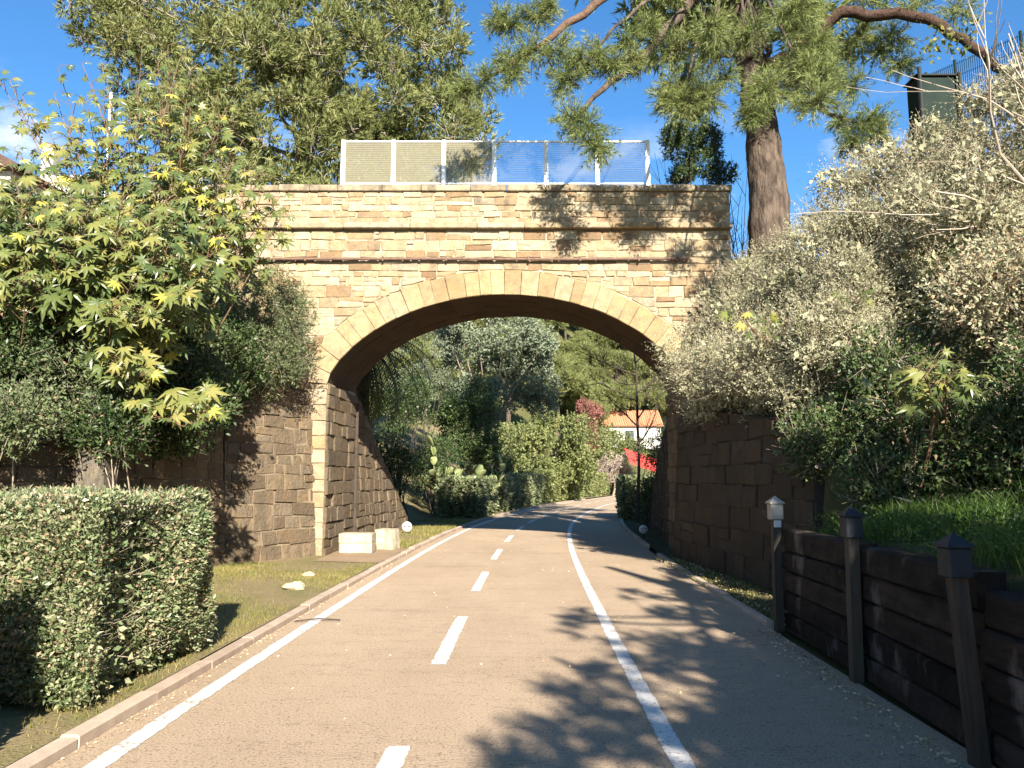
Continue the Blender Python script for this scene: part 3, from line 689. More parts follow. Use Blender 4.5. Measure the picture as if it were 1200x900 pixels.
# ------------------------------------------------------------------ screen fence on the bridge
fence = empty('bridge_screen_fence', (0, BY + 0.2, 7.92), 'white framed glass and wire mesh screen fence on top of the bridge', 'fence')
FY = BY + 0.17; fx = [at(p, 200, FY)[0] for p in (402, 461, 520, 579, 640, 700, 759)]; FZ0, FZ1 = 7.93, 9.02
for i, x in enumerate(fx):
    MB().box((x - .045, FY - .045, FZ0), (x + .045, FY + .045, FZ1 + .01), 0.006).build('post', 'white_steel', fence)
for i in range(6):
    a, b = fx[i] + .047, fx[i + 1] - .047
    MB().box((a, FY - .022, FZ1 - .035), (b, FY + .022, FZ1), 0.005).build('top_rail', 'white_steel', fence)
    MB().box((a, FY - .022, FZ0 + .09), (b, FY + .022, FZ0 + .12), 0.005).build('bottom_rail', 'white_steel', fence)
    MB().box((a + .004, FY + .004, FZ0 + .124), (b - .004, FY + .010, FZ1 - .039)).build('glass_pane', 'screen_glass' if i > 2 else 'beige_glass', fence)
    m = MB(); z = FZ0 + .15
    while z < FZ1 - .04:
        m.box((a, FY - .014, z - .0014), (b, FY - .0096, z + .0014)); z += 0.05
    x = a + .04
    while x < b and i <= 2:
        m.box((x - .0009, FY - .0094, FZ0 + .12), (x + .0009, FY - .0062, FZ1 - .035)); x += 0.05
    tag(m.build('wire_mesh', 'galvanised_wire', fence), kind='stuff')

# ------------------------------------------------------------------ timber retaining wall with lantern posts, right foreground
tim = [(2.92, 8.45), (2.82, 6.37), (2.70, 4.55), (2.58, 2.5), (2.5, 0.4), (2.45, -2.0), (2.45, -4.5)]
timber = empty('sleeper_wall', (2.75, 4.5, 0), 'low dark timber sleeper wall right of the path holding the grass bank', 'wall')
def sleeper(a, b, z0, z1, x_out, r):
    d = np.array([b[0] - a[0], b[1] - a[1]]); L = np.linalg.norm(d); d /= L; n = np.array([-d[1], d[0]])      # n points to the path
    if n[0] > 0: n = -n
    N = 13; V = []; F = []
    o = r.uniform(-.02, .02)
    for i in range(N):
        t = 0.012 + (L - 0.024) * i / (N - 1); w1, w2 = r.uniform(-.016, .012), r.uniform(-.016, .012); e = 0.02
        for (p, z) in ((0.0 + o + w1, z0 + e + .004), (0.0 + o + w2, z1 - e - .004), (-e + o, z1 - .003 + r.uniform(-.014, .003)), (-.16, z1 - .003), (-.16, z0 + .004), (-e + o, z0 + .004)):
            V.append((a[0] + d[0] * t + n[0] * p, a[1] + d[1] * t + n[1] * p, z))
    for i in range(N - 1):
        for k in range(6):
            k2 = (k + 1) % 6; F.append((i * 6 + k, (i + 1) * 6 + k, (i + 1) * 6 + k2, i * 6 + k2))
    F += [tuple(range(6)), tuple((N - 1) * 6 + k for k in reversed(range(6)))]
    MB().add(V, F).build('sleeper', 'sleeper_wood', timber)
hts = [1.08, 1.07, 0.97, 0.92, 0.9, 0.9]
for i in range(len(tim) - 1):
    H = hts[i]; zs = [0.0]
    for k in range(5): zs.append(zs[-1] + rs.uniform(0.19, 0.24))
    zs = [z / zs[-1] * H for z in zs]
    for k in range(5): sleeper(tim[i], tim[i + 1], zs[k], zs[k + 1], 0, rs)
def bank_post(p, H, capmat, label, lean):
    x, y = p[0] - 0.07, p[1]; w = 0.042
    root = empty('lantern_post', (x, y, 0), label, 'post', 'posts along the sleeper wall')
    MB().add([(x - w, y - w, 0), (x + w, y - w, 0), (x + w, y + w, 0), (x - w, y + w, 0), (x - w + lean, y - w, H - .20), (x + w + lean, y - w, H - .20), (x + w + lean, y + w, H - .20), (x - w + lean, y + w, H - .20)],
             [(0, 1, 5, 4), (1, 2, 6, 5), (2, 3, 7, 6), (3, 0, 4, 7), (4, 5, 6, 7)]).build('shaft', 'post_wood', root)
    xl = x + lean; q = w + .026
    hd = MB().box((xl - q, y - q, H - .22), (xl + q, y + q, H - .05), 0.008).build('lantern_head', capmat, root)
    if capmat == 'steel_cap': MB().box((xl - q * .55, y - q - .004, H - .30), (xl + q * .55, y - q * 0.5, H - .225), 0.004).build('lamp_lens', 'lamp_glass', hd)
    k = q + .012
    MB().add([(xl - k, y - k, H - .048), (xl + k, y - k, H - .048), (xl + k, y + k, H - .048), (xl - k, y + k, H - .048), (xl - k, y - k, H - .036), (xl + k, y - k, H - .036), (xl + k, y + k, H - .036), (xl - k, y + k, H - .036), (xl, y, H + .035)],
             [(3, 2, 1, 0), (0, 1, 5, 4), (1, 2, 6, 5), (2, 3, 7, 6), (3, 0, 4, 7), (4, 5, 8), (5, 6, 8), (6, 7, 8), (7, 4, 8)]).build('pyramid_cap', capmat, root)
bank_post(tim[0], 1.39, 'steel_cap', 'grey capped lantern post at the far end of the sleeper wall', 0.01)
bank_post(tim[1], 1.35, 'dark_cap', 'dark capped lantern post in the middle of the sleeper wall', 0.02)
bank_post(tim[2], 1.26, 'dark_cap', 'nearest lantern post of the sleeper wall, leaning with a black cap', -0.06)
bank_post(tim[4], 1.26, 'dark_cap', 'black capped lantern post of the sleeper wall beside the viewer', 0.0)

# ------------------------------------------------------------------ concrete bench blocks, floodlights, rocks
c0 = at(402, 645, 16.6); 
bx = MB()
bx.box((-3.62, 16.35, 0.07), (-2.93, 16.85, 0.275), 0.012)
bb = empty('concrete_block', (-3.3, 16.6, 0.07), 'pale two-course concrete block bench standing by the left arch pier', 'bench')
bx.build('lower_block', 'concrete', bb)
MB().box((-3.63, 16.34, 0.279), (-2.93, 16.86, 0.475), 0.012).build('upper_block', 'concrete', bb)
o = MB().add([(-3.0, 17.35, 0.07), (-2.62, 17.15, 0.07), (-2.52, 17.62, 0.07), (-2.9, 17.82, 0.07), (-3.05, 17.35, 0.5), (-2.66, 17.15, 0.5), (-2.55, 17.62, 0.5), (-2.95, 17.82, 0.5)],
             [(3, 2, 1, 0), (0, 1, 5, 4), (1, 2, 6, 5), (2, 3, 7, 6), (3, 0, 4, 7), (4, 5, 6, 7)])
o = o.build('concrete_block', 'concrete'); tag(o, 'small pale concrete block behind the two-course bench block', 'bench')
def flood(p, label, r=0.17, face=(0, -1, 0)):
    root = empty('floodlight', p, label, 'floodlight', 'ground floodlights at the bridge')
    x, y, z = p; zc = z + r + 0.06
    MB().tube([(x, y + .03, z - .05), (x, y + .03, zc)], 0.018, 8).build('stake', 'dark_paint', root)
    MB().lathe([(r * .55, .12), (r * .9, .07), (r, 0.02), (r, 0.0), (r * .9, -0.012)], 24, (x, y, zc), 'y').build('housing', 'white_plastic', root, smooth=True)
    MB().lathe([(r * .9, -0.012), (r * .6, -0.03), (0.001, -0.036)], 24, (x, y, zc), 'y').build('lens', 'lamp_glass', root, smooth=True)
    for s in (-1, 1):
        MB().box((x + s * r * .42 - r * .26, y - .05, zc + r * .02), (x + s * r * .42 + r * .26, y - .03, zc + r * .26), .012).build('lamp_slot', 'rusty_pipe', root)
a = at(477, 610, 22.4); flood((float(a[0]), 22.4, 0.05), 'small round white floodlight on the grass at the foot of the left wing wall', 0.145)
a = at(754, 617, 21.6); flood((float(a[0]), 21.6, 0.05), 'small round pale floodlight in the shade right of the path behind the arch', 0.12)
def rock(p, s, label):
    n = 7; V = []; F = []
    for i in range(5):
        t = math.pi * (i + .5) / 5
        for k in range(n):
            q = 2 * math.pi * k / n + i * .2; w = 1 + rs.uniform(-.22, .22)
            V.append((p[0] + s[0] * math.sin(t) * math.cos(q) * w, p[1] + s[1] * math.sin(t) * math.sin(q) * w, p[2] + s[2] * math.cos(t) * w))
    for i in range(4):
        for k in range(n): F.append((i * n + k, (i + 1) * n + k, (i + 1) * n + (k + 1) % n, i * n + (k + 1) % n))
    F += [tuple(range(n)), tuple(4 * n + k for k in reversed(range(n)))]
    tag(MB().add(V, F).build('rock', 'rock', origin=np.array(p)), label, 'rock')
rock((-3.08, 11.2, 0.09), (.17, .15, .07), 'flat tan rock lying on the left grass verge')
rock((-3.25, 12.6, 0.08), (.12, .13, .05), 'smaller tan stone on the left grass verge nearer the arch')
rock((-3.0, 19.6, 0.08), (.16, .12, .05), 'pale stone in the grass behind the concrete bench')

# ------------------------------------------------------------------ foliage
def unit(a): return a / (np.linalg.norm(a, axis=-1, keepdims=True) + 1e-9)
def rdir(n): return unit(rng.normal(size=(n, 3)))
def leaf_quads(P, D, L, Wd, fold=0.25):
    n = len(P); D = unit(D); S = unit(np.cross(D, rdir(n))); N = np.cross(S, D)
    L = np.broadcast_to(L, (n,))[:, None]; Wd = np.broadcast_to(Wd, (n,))[:, None]
    mid = P + D * L * 0.45
    V = np.stack([P, mid + S * Wd * .5 + N * Wd * fold, P + D * L - N * L * 0.08, mid - S * Wd * .5 + N * Wd * fold], 1).reshape(-1, 3)
    return V, np.arange(4 * n).reshape(-1, 4)
def needles(P, D, k, L, Wd, spread=0.75):
    """k thin triangles round each twig point"""
    n = len(P); P = np.repeat(P, k, 0); D = np.repeat(unit(D), k, 0)
    d = unit(D + spread * rdir(n * k)); s = unit(np.cross(d, rdir(n * k)))
    l = (L * rng.uniform(.7, 1.2, n * k))[:, None]
    V = np.stack([P + s * Wd * .5, P - s * Wd * .5, P + d * l], 1).reshape(-1, 3)
    return V, np.arange(3 * n * k).reshape(-1, 3)
def twig_tris(A, B, r):
    """thin three-sided twigs"""
    n = len(A); d = unit(B - A); s = unit(np.cross(d, rdir(n))); t = np.cross(d, s)
    r = np.broadcast_to(r, (n,))[:, None]; ring = []
    for a in (0, 2.094, 4.189): ring.append(math.cos(a) * s + math.sin(a) * t)
    V = np.stack([A + ring[0] * r, A + ring[1] * r, A + ring[2] * r, B + ring[0] * r * .4, B + ring[1] * r * .4, B + ring[2] * r * .4], 1).reshape(-1, 3)
    b = np.arange(n)[:, None] * 6
    F = np.concatenate([b + np.array([0, 1, 4, 3]), b + np.array([1, 2, 5, 4]), b + np.array([2, 0, 3, 5])], 0)
    return V, F
def in_ball(n):
    return rdir(n) * rng.uniform(0, 1, (n, 1)) ** (1 / 3)
def clump_twigs(C, R, n, length, up=0.35, shell=0.55):
    """twigs starting in the outer part of ellipsoid clumps C (k,3) radii R (k,3), pointing out"""
    k = rng.integers(0, len(C), n); d = rdir(n); rr = shell + (1 - shell) * rng.uniform(0, 1, (n, 1)) ** .6
    A = C[k] + d * R[k] * rr
    D = unit(d * 1.0 + np.array([0, 0, up]) + 0.55 * rdir(n)); L = (length * rng.uniform(.5, 1.25, n))[:, None]
    return A - D * L * 0.5, A + D * L * 0.5, D
def along(A, B, D, m, t0=0.15):
    n = len(A); t = rng.uniform(t0, 1.0, (n, m, 1))
    return (A[:, None] + (B - A)[:, None] * t).reshape(-1, 3), np.repeat(D, m, 0)
def shrub(name, label, cat, base, C, R, nt, tl, m, leaf, lmat, tmat, up=0.35, spread=1.0, group=None, shell=0.5, twig_r=0.004, stems=10, dry=0.0, dmat='dry_leaf', fill_in=0):
    C = np.array(C, float); R = np.array(R, float)
    if R.ndim == 1: R = np.repeat(R[:, None], 3, 1)
    base = (base[0], base[1], min(ground_z(base[0], base[1]), float(C[:, 2].min())))
    root = empty(name, base, label, cat, group)
    A, B, D = clump_twigs(C, R, nt, tl, up, shell)
    P, DD = along(A, B, D, m)
    n = len(P); dirs = unit(DD * 0.7 + spread * rdir(n))
    V, F = leaf_quads(P, dirs, leaf[0] * rng.uniform(.6, 1.25, n), leaf[1] * rng.uniform(.7, 1.2, n))
    if dry > 0:
        msk = rng.uniform(size=n) < dry
        obj_fast('dry_foliage', V.reshape(-1, 4, 3)[msk].reshape(-1, 3), np.arange(4 * msk.sum()).reshape(-1, 4), dmat, root)
        V = V.reshape(-1, 4, 3)[~msk].reshape(-1, 3); F = np.arange(len(V)).reshape(-1, 4)
    obj_fast('foliage', V, F, lmat, root)
    if fill_in:      # larger leaves inside, so that the bush is dense
        kk = rng.integers(0, len(C), fill_in); V, F = leaf_quads(C[kk] + rdir(fill_in) * R[kk] * rng.uniform(.35, .8, (fill_in, 1)), rdir(fill_in), .15 * rng.uniform(.6, 1.2, fill_in), .075); obj_fast('inner_foliage', V, F, lmat, root)
    q = max(1, int(nt * (.2 if name == 'saltbush' else .16))); Vt, Ft = twig_tris(A[:q], B[:q] + D[:q] * tl * .25, twig_r); 
    s = MB(); b = np.array(base, float)
    for i in range(stems):
        c = C[i % len(C)] + rng.normal(size=3) * R[i % len(C)] * .3
        mid = b * .5 + c * .5 + rng.normal(size=3) * .12; mid[2] = b[2] + (c[2] - b[2]) * .6
        s.tube([b + rng.normal(size=3) * np.array([.15, .15, 0.02]), mid, c], [twig_r * 5, twig_r * 3.5, twig_r * 1.5], 5)
    st = s.build('stems', tmat, root)
    tag(obj_fast('twigs', Vt, Ft, tmat, root), kind='stuff')
    return root
def lumps(center, rad, n, r, seed, flat=0.0):
    """n clump centres filling an ellipsoid"""
    g = np.random.default_rng(seed); d = unit(g.normal(size=(n, 3))); q = g.uniform(.35, 1, (n, 1)) ** .5
    C = np.array(center) + d * q * (np.array(rad) - r * 0.5)
    R = r * g.uniform(.65, 1.25, n)
    return C, R

def ground_z(x, y):
    x, y = float(x), float(y)
    z = float(left_h(x, y)) if x < float(cx(y)) else float(right_h(x, y))
    if y > 56: z = max(z if y < 60 else 0.0, float(hill_f(x, y)))
    return z - .03
def hill_f(X, Y):
    X = np.asarray(X, float); Y = np.asarray(Y, float); sh = Y + 26 * (1 - smoothstep(-2, 13, X)) - 6 * smoothstep(14, 40, X)
    return -.04 + 5.5 * smoothstep(80, 100, sh) + 32 * smoothstep(96, 165, sh) * (1 - .35 * smoothstep(25, 80, X)) + 1.0 * np.sin(X * .23) * smoothstep(90, 130, Y)
# right bank: silver saltbush
sb = [  # x, y, extra height over bank, radius (x,y,z), label
    (3.70, 14.9, .75, (.95, 1.0, 1.15), 'silver grey saltbush hanging over the wall beside the right side of the arch'),
    (3.95, 13.4, .60, (1.0, 1.1, 1.05), 'silver grey saltbush draped over the dark right wall, second from the arch'),
    (4.15, 12.0, .50, (1.0, 1.1, 1.0), 'silver saltbush overhanging the middle of the dark right wall'),
    (4.55, 10.8, .45, (1.0, 1.0, .95), 'silver saltbush covering the near end of the dark right wall'),
    (5.1, 15.0, .75, (1.3, 1.1, 1.1), 'silver saltbush mound just below the big pine trunk'),
    (5.5, 13.4, .80, (1.4, 1.3, 1.2), 'large silver saltbush mound right of the pine trunk'),
    (5.6, 11.9, .7, (1.3, 1.2, 1.1), 'silver saltbush in the middle of the right slope'),
    (4.5, 14.2, .75, (.9, .9, .95), 'silver saltbush filling the slope between the arch and the pine trunk'),
    (4.75, 12.8, .7, (.9, .9, .95), 'silver saltbush halfway up the slope above the dark right wall'),
    (5.0, 11.3, .6, (.9, .9, .9), 'silver saltbush halfway up the slope above the near end of the dark wall'),
    (7.0, 13.8, .5, (1.6, 1.4, 1.2), 'silver saltbush on the skyline beneath the green metal cabinet'),
    (6.9, 12.0, .65, (1.5, 1.3, 1.25), 'pale saltbush high on the right slope below the cabinet'),
    (6.5, 10.5, .8, (1.3, 1.2, 1.1), 'browner saltbush halfway up the slope near the right edge'),
    (8.4, 12.2, .7, (1.6, 1.5, 1.3), 'saltbush at the top right under the bare branches'),
    (8.2, 10.4, 1.0, (1.5, 1.3, 1.3), 'dry looking saltbush cut off by the right edge'),
]
for i, (x, y, e, r, lab) in enumerate(sb):
    z = float(right_h(x, y)); c = (x, y, z + e)
    C, R = lumps(c, r, 34, 0.36, 50 + i)
    shrub('saltbush', lab, 'shrub', (x + .2, y, z), C, np.stack([R, R, R * .85], 1), 3200 if i < 10 else 2100, .42, 9, (.040, .017), 'saltbush_leaf', 'grey_twig', up=.6, spread=.62, group='silver shrubs on the right bank', fill_in=1500, dry=0.05 if i < 10 else .2, twig_r=.0035, stems=8, shell=.62)
# green shrubs low on the right bank
gs = [(4.9, 9.7, .35, (.9, .8, .75), 'green leafy shrub below the saltbush beside the stone wall end'),
      (5.6, 8.7, .5, (1.0, .9, .85), 'shaded green shrub behind the grass bank on the right'),
      (6.4, 9.2, .75, (1.1, 1.0, 1.0), 'olive green shrub under the saltbush at the right edge'),
      (6.0, 7.4, .5, (1.1, .9, .85), 'dark shaded shrub at the right edge above the nearest lantern post'),
      (7.2, 8.2, .9, (1.2, 1.2, 1.1), 'dry looking brush high at the right edge'),
      (4.1, 9.95, .3, (.5, .45, .5), 'small green shrub at the near end of the dark stone wall'),
      (4.6, 8.9, .22, (.8, .4, .5), 'low green bush on the bank edge behind the far lantern post')]
for i, (x, y, e, r, lab) in enumerate(gs):
    z = float(right_h(x, y)); C, R = lumps((x, y, z + e), r, 22, .34, 80 + i)
    shrub('green_shrub', lab, 'shrub', (x, y, z), C, R, 2300 if i < 5 else 1100, .32, 6, (.068, .031), 'dark_bush_leaf' if i not in (2, 4) else 'saltbush_leaf', 'grey_twig', up=.4, group='green shrubs on the right bank', dry=(.05, .05, .25, .08, .3, .05, .03)[i], twig_r=.004, shell=.6)

# left bank bushes
lbush = [(-4.75, 14.9, 4.5, (.95, .8, 1.5), 'rosemary_leaf', 'grey green needle-leaved bush hanging beside the left end of the bridge', (.07, .017), 5000),
         (-5.5, 14.0, 3.7, (1.0, .8, 1.0), 'dark_bush_leaf', 'dark green bush trailing over the left wall next to the bridge', (.075, .034), 3000),
         (-5.45, 12.5, 2.9, (1.0, .8, .9), 'dark_bush_leaf', 'dark green bush hanging low over the left wall below the castor leaves', (.07, .033), 3400),
         (-6.4, 11.0, 2.75, (1.2, .8, 1.0), 'rosemary_leaf', 'grey green bush spilling over the wall at the left edge above the clipped hedge', (.065, .028), 3800),
         (-6.75, 9.75, 2.25, (1.0, .5, .55), 'rosemary_leaf', 'grey green growth hanging down the wall behind the hedge at the left edge', (.06, .026), 2600),
         (-5.75, 10.9, 2.35, (.5, .5, .45), 'dark_bush_leaf', 'small green bush hanging over the concrete pillar', (.06, .028), 1400),
         (-7.3, 10.7, 3.4, (.9, .7, .8), 'dark_bush_leaf', 'dark bush at the left edge in front of the castor stems', (.07, .033), 2600),
         (-8.3, 11.3, 3.2, (1.2, 1.0, 1.3), 'dark_bush_leaf', 'dark bush at the far left edge under the castor plants', (.085, .04), 2000),
         (-6.6, 13.3, 4.4, (1.4, .9, 1.3), 'dark_bush_leaf', 'dark undergrowth bush behind the castor stems', (.085, .04), 2600),
         (-8.3, 13.3, 4.8, (1.5, .9, 1.4), 'dark_bush_leaf', 'dark undergrowth bush high on the left bank near the picture edge', (.085, .04), 2600),
         (-7.0, 14.8, 5.9, (1.4, .9, 1.1), 'dark_bush_leaf', 'dark bush on the bank top behind the yellowing castor plant', (.085, .04), 2200),
         (-9.6, 14.6, 6.2, (1.7, .9, 1.3), 'dark_bush_leaf', 'dark bush on the bank top at the left edge', (.09, .042), 2000)]
for i, (x, y, z, r, lm, lab, lf, nt) in enumerate(lbush):
    C, R = lumps((x, y, z), r, 28, .36, 120 + i); x = min(x, x - .5 if y > 11.8 else x); zb = min(z - .2, max(1.5, float(left_h(x - .4, y + .5))))
    shrub('bush', lab, 'shrub', (x, y + .3, zb), C, R, int(nt * .8), .30, 6, (lf[0] * 1.08, lf[1] * 1.08), lm, 'grey_twig', up=.45, group='bushes on the left wall', twig_r=.0035, dry=.03, shell=.6)

# castor plants
def castor_leaf_mesh(var):
    g = random.Random(var); V = [(0, 0, 0)]; F = []; nl = 8
    ang0, ang1 = -2.5, 2.5
    for k in range(nl):
        a = ang0 + (ang1 - ang0) * k / (nl - 1); Lk = (1.0 - .42 * (abs(a) / 2.5) ** 1.5) * g.uniform(.9, 1.1); da = (ang1 - ang0) / (nl - 1) / 2
        dr = g.uniform(.16, .34)
        def pt(r, t, z): return (r * math.cos(t), r * math.sin(t), z)
        b = len(V)
        V += [pt(.36 * Lk, a - da, -.02), pt(.56 * Lk, a - da * .62, -.02 - dr * .35), pt(Lk, a + g.uniform(-.05, .05), -dr), pt(.56 * Lk, a + da * .62, -.02 - dr * .35), pt(.36 * Lk, a + da, -.02), pt(.58 * Lk, a, .03 - dr * .3)]
        F += [(0, b, b + 5), (b, b + 1, b + 5), (b + 1, b + 2, b + 5), (b + 2, b + 3, b + 5), (b + 3, b + 4, b + 5), (b + 4, 0, b + 5)]
    return np.array(V, float), F
CLV = [castor_leaf_mesh(i) for i in range(6)]
CME = {}
for i, (V, F) in enumerate(CLV):
    for mt in ('castor_leaf', 'yellow_castor_leaf'):
        me = bpy.data.meshes.new('leaf'); me.from_pydata([tuple(p) for p in V], [], F); me.update(); me.materials.append(MATS[mt]); CME[i, mt] = me
from mathutils import Matrix
def castor(label, base, stems, seed, size=.21, part_max=80, yellow=.08, droop=.35):
    """stems: list of polylines (world points); leaves sit along the upper part"""
    g = random.Random(seed); root = empty('castor_plant', base, label, 'plant', 'castor plants'); st = MB(); leaves = []
    for pts, n in stems:
        pts = [np.array(p, float) for p in pts]
        k = len(pts); st.tube(pts, [0.017 * (1 - .7 * i / (k - 1)) for i in range(k)], 6)
        for q in range(n):
            t = 1 - (q / n) * 0.5; u = t * (k - 1); i = min(int(u), k - 2); p = pts[i] + (pts[i + 1] - pts[i]) * (u - i)
            a = q * 2.4 + g.uniform(-.4, .4); L = g.uniform(.18, .42) * (0.5 + q / n)
            e = p + np.array([math.cos(a) * L, math.sin(a) * L, L * g.uniform(.05, .65)])
            st.tube([p, (p + e) / 2 + np.array([0, 0, .05]), e], [.006, .005, .004], 4, cap=False)
            s = size * g.uniform(.7, 1.3) * (0.65 + .5 * min(1, q / n * 2))
            nx = Vector((math.cos(a), math.sin(a) * .6, -droop * g.uniform(.3, 2.6))).normalized()
            sunw = Vector((.2 + g.uniform(-.6, .6), -1.0 + g.uniform(-.5, .5), .75 + g.uniform(-.4, .4))).normalized()
            z = (sunw - nx * sunw.dot(nx)).normalized(); y = z.cross(nx)
            M = Matrix((nx, y, z)).transposed()
            leaves.append((e, M, s, g.randrange(6), 'yellow_castor_leaf' if g.random() < yellow else 'castor_leaf'))
    st.build('stems', 'red_stem', root)
    leaves.sort(key=lambda l: -(l[2] / l[0][1]) * (1 if 0 < 600 + 900 * l[0][0] / l[0][1] < 1200 else .1))
    rest = {'castor_leaf': ([], []), 'yellow_castor_leaf': ([], [])}
    for i, (e, M, s, v, mt) in enumerate(leaves):
        if i < part_max:
            o = bpy.data.objects.new('leaf', CME[v, mt]); COL.objects.link(o); o.parent = root
            o.matrix_local = Matrix.Translation(Vector(e - worg(root))) @ M.to_4x4() @ Matrix.Scale(s, 4)
        else:
            V, F = CLV[v]; R3 = np.array(M); Wv = e + (V * s) @ R3.T; vs, fs = rest[mt]; nb = len(vs); vs += [tuple(p) for p in Wv]; fs += [tuple(j + nb for j in f) for f in F]
    for mt, (vs, fs) in rest.items():
        if vs: tag(MB().add(vs, fs).build('small_leaves', mt, root), kind='stuff')
    return root
def stem_to(base, tip, g, k=5, bow=.25):
    b, t = np.array(base, float), np.array(tip, float); out = []
    w = np.array([g.uniform(-bow, bow), g.uniform(-bow, bow), .25])
    for i in range(k):
        u = i / (k - 1); out.append(b + (t - b) * u + w * math.sin(math.pi * u))
    return out
g = random.Random(21)
def castor_px(label, bpx, tips, Y, seed, n=13, back=.9, **kw):
    b = at(bpx[0], bpx[1], Y + back); b[2] = ground_z(b[0], b[1]); stems = []
    for (px, py, dy) in tips:
        p = at(px, py, Y + dy); stems.append((stem_to(b + np.array([g.uniform(-.25, .25), g.uniform(-.2, .2), 0]), p, g), n))
    return castor(label, tuple(b), stems, seed, **kw)
def in_poly(x, y, P):
    c = False; j = len(P) - 1
    for i in range(len(P)):
        if (P[i][1] > y) != (P[j][1] > y) and x < (P[j][0] - P[i][0]) * (y - P[i][1]) / (P[j][1] - P[i][1]) + P[i][0]: c = not c
        j = i
    return c
gp = random.Random(5)
def spread(poly, n, dmin, d0, d1):
    P = np.array(poly, float); out = []; tries = 0
    while len(out) < n and tries < 20000:
        tries += 1; x, y = gp.uniform(P[:, 0].min(), P[:, 0].max()), gp.uniform(P[:, 1].min(), P[:, 1].max())
        if in_poly(x, y, P) and all(math.hypot(x - a, y - b) > dmin for a, b, _ in out): out.append((x, y, gp.uniform(d0, d1)))
    return out
castor_px('tall castor plant with star leaves and bare red stems against the sky', (170, 380), spread([(-10, 80), (40, 55), (70, 65), (110, 60), (200, 50), (235, 75), (225, 150), (200, 215), (100, 215), (0, 200)], 34, 18, -.5, .6), 12.4, 5, n=17, size=.17, part_max=90, yellow=.07)
castor_px('castor plant with yellowing leaves nearest the left end of the bridge', (215, 360), spread([(200, 110), (235, 90), (290, 130), (310, 180), (335, 230), (330, 260), (220, 260)], 20, 17, -.4, .4), 13.0, 6, n=18, size=.175, yellow=.10)
castor_px('broad green castor plant drooping over the left wall above the hedge', (140, 420), spread([(-10, 215), (200, 210), (285, 270), (285, 340), (240, 370), (180, 400), (120, 350), (40, 330), (-10, 330)], 46, 17, -1.0, .1) + [(215, 500, -.9), (245, 495, -.7), (150, 420, -.8), (225, 480, -.8), (170, 440, -.8)], 11.0, 7, n=20, size=.195, part_max=150, yellow=.03)
castor_px('dark green castor plant at the left picture edge', (20, 400), spread([(-60, 170), (60, 190), (60, 330), (-60, 340)], 16, 16, -.6, .2), 10.2, 8, n=16, size=.185, part_max=70, yellow=.06)
# castor shoots on the right bank
castor_px('young castor plant with orange stems on the right bank below the silver shrubs', (1100, 565), [(1075, 430, 0), (1095, 420, .1), (1085, 440, -.2), (1105, 450, .1), (1060, 450, 0), (1115, 435, 0)], 8.0, 9, n=9, size=.15, part_max=40, yellow=.02)
castor_px('small castor shoot growing out of the silver saltbush in the middle', (935, 480), [(870, 370, -.3), (925, 375, -.2), (895, 400, -.3)], 11.0, 10, n=6, size=.13, part_max=18, yellow=.05)
castor_px('single castor stem poking through the saltbush right of centre', (1020, 470), [(1003, 355, -.1), (1010, 365, .1)], 10.2, 12, n=5, size=.11, part_max=10, yellow=.02)

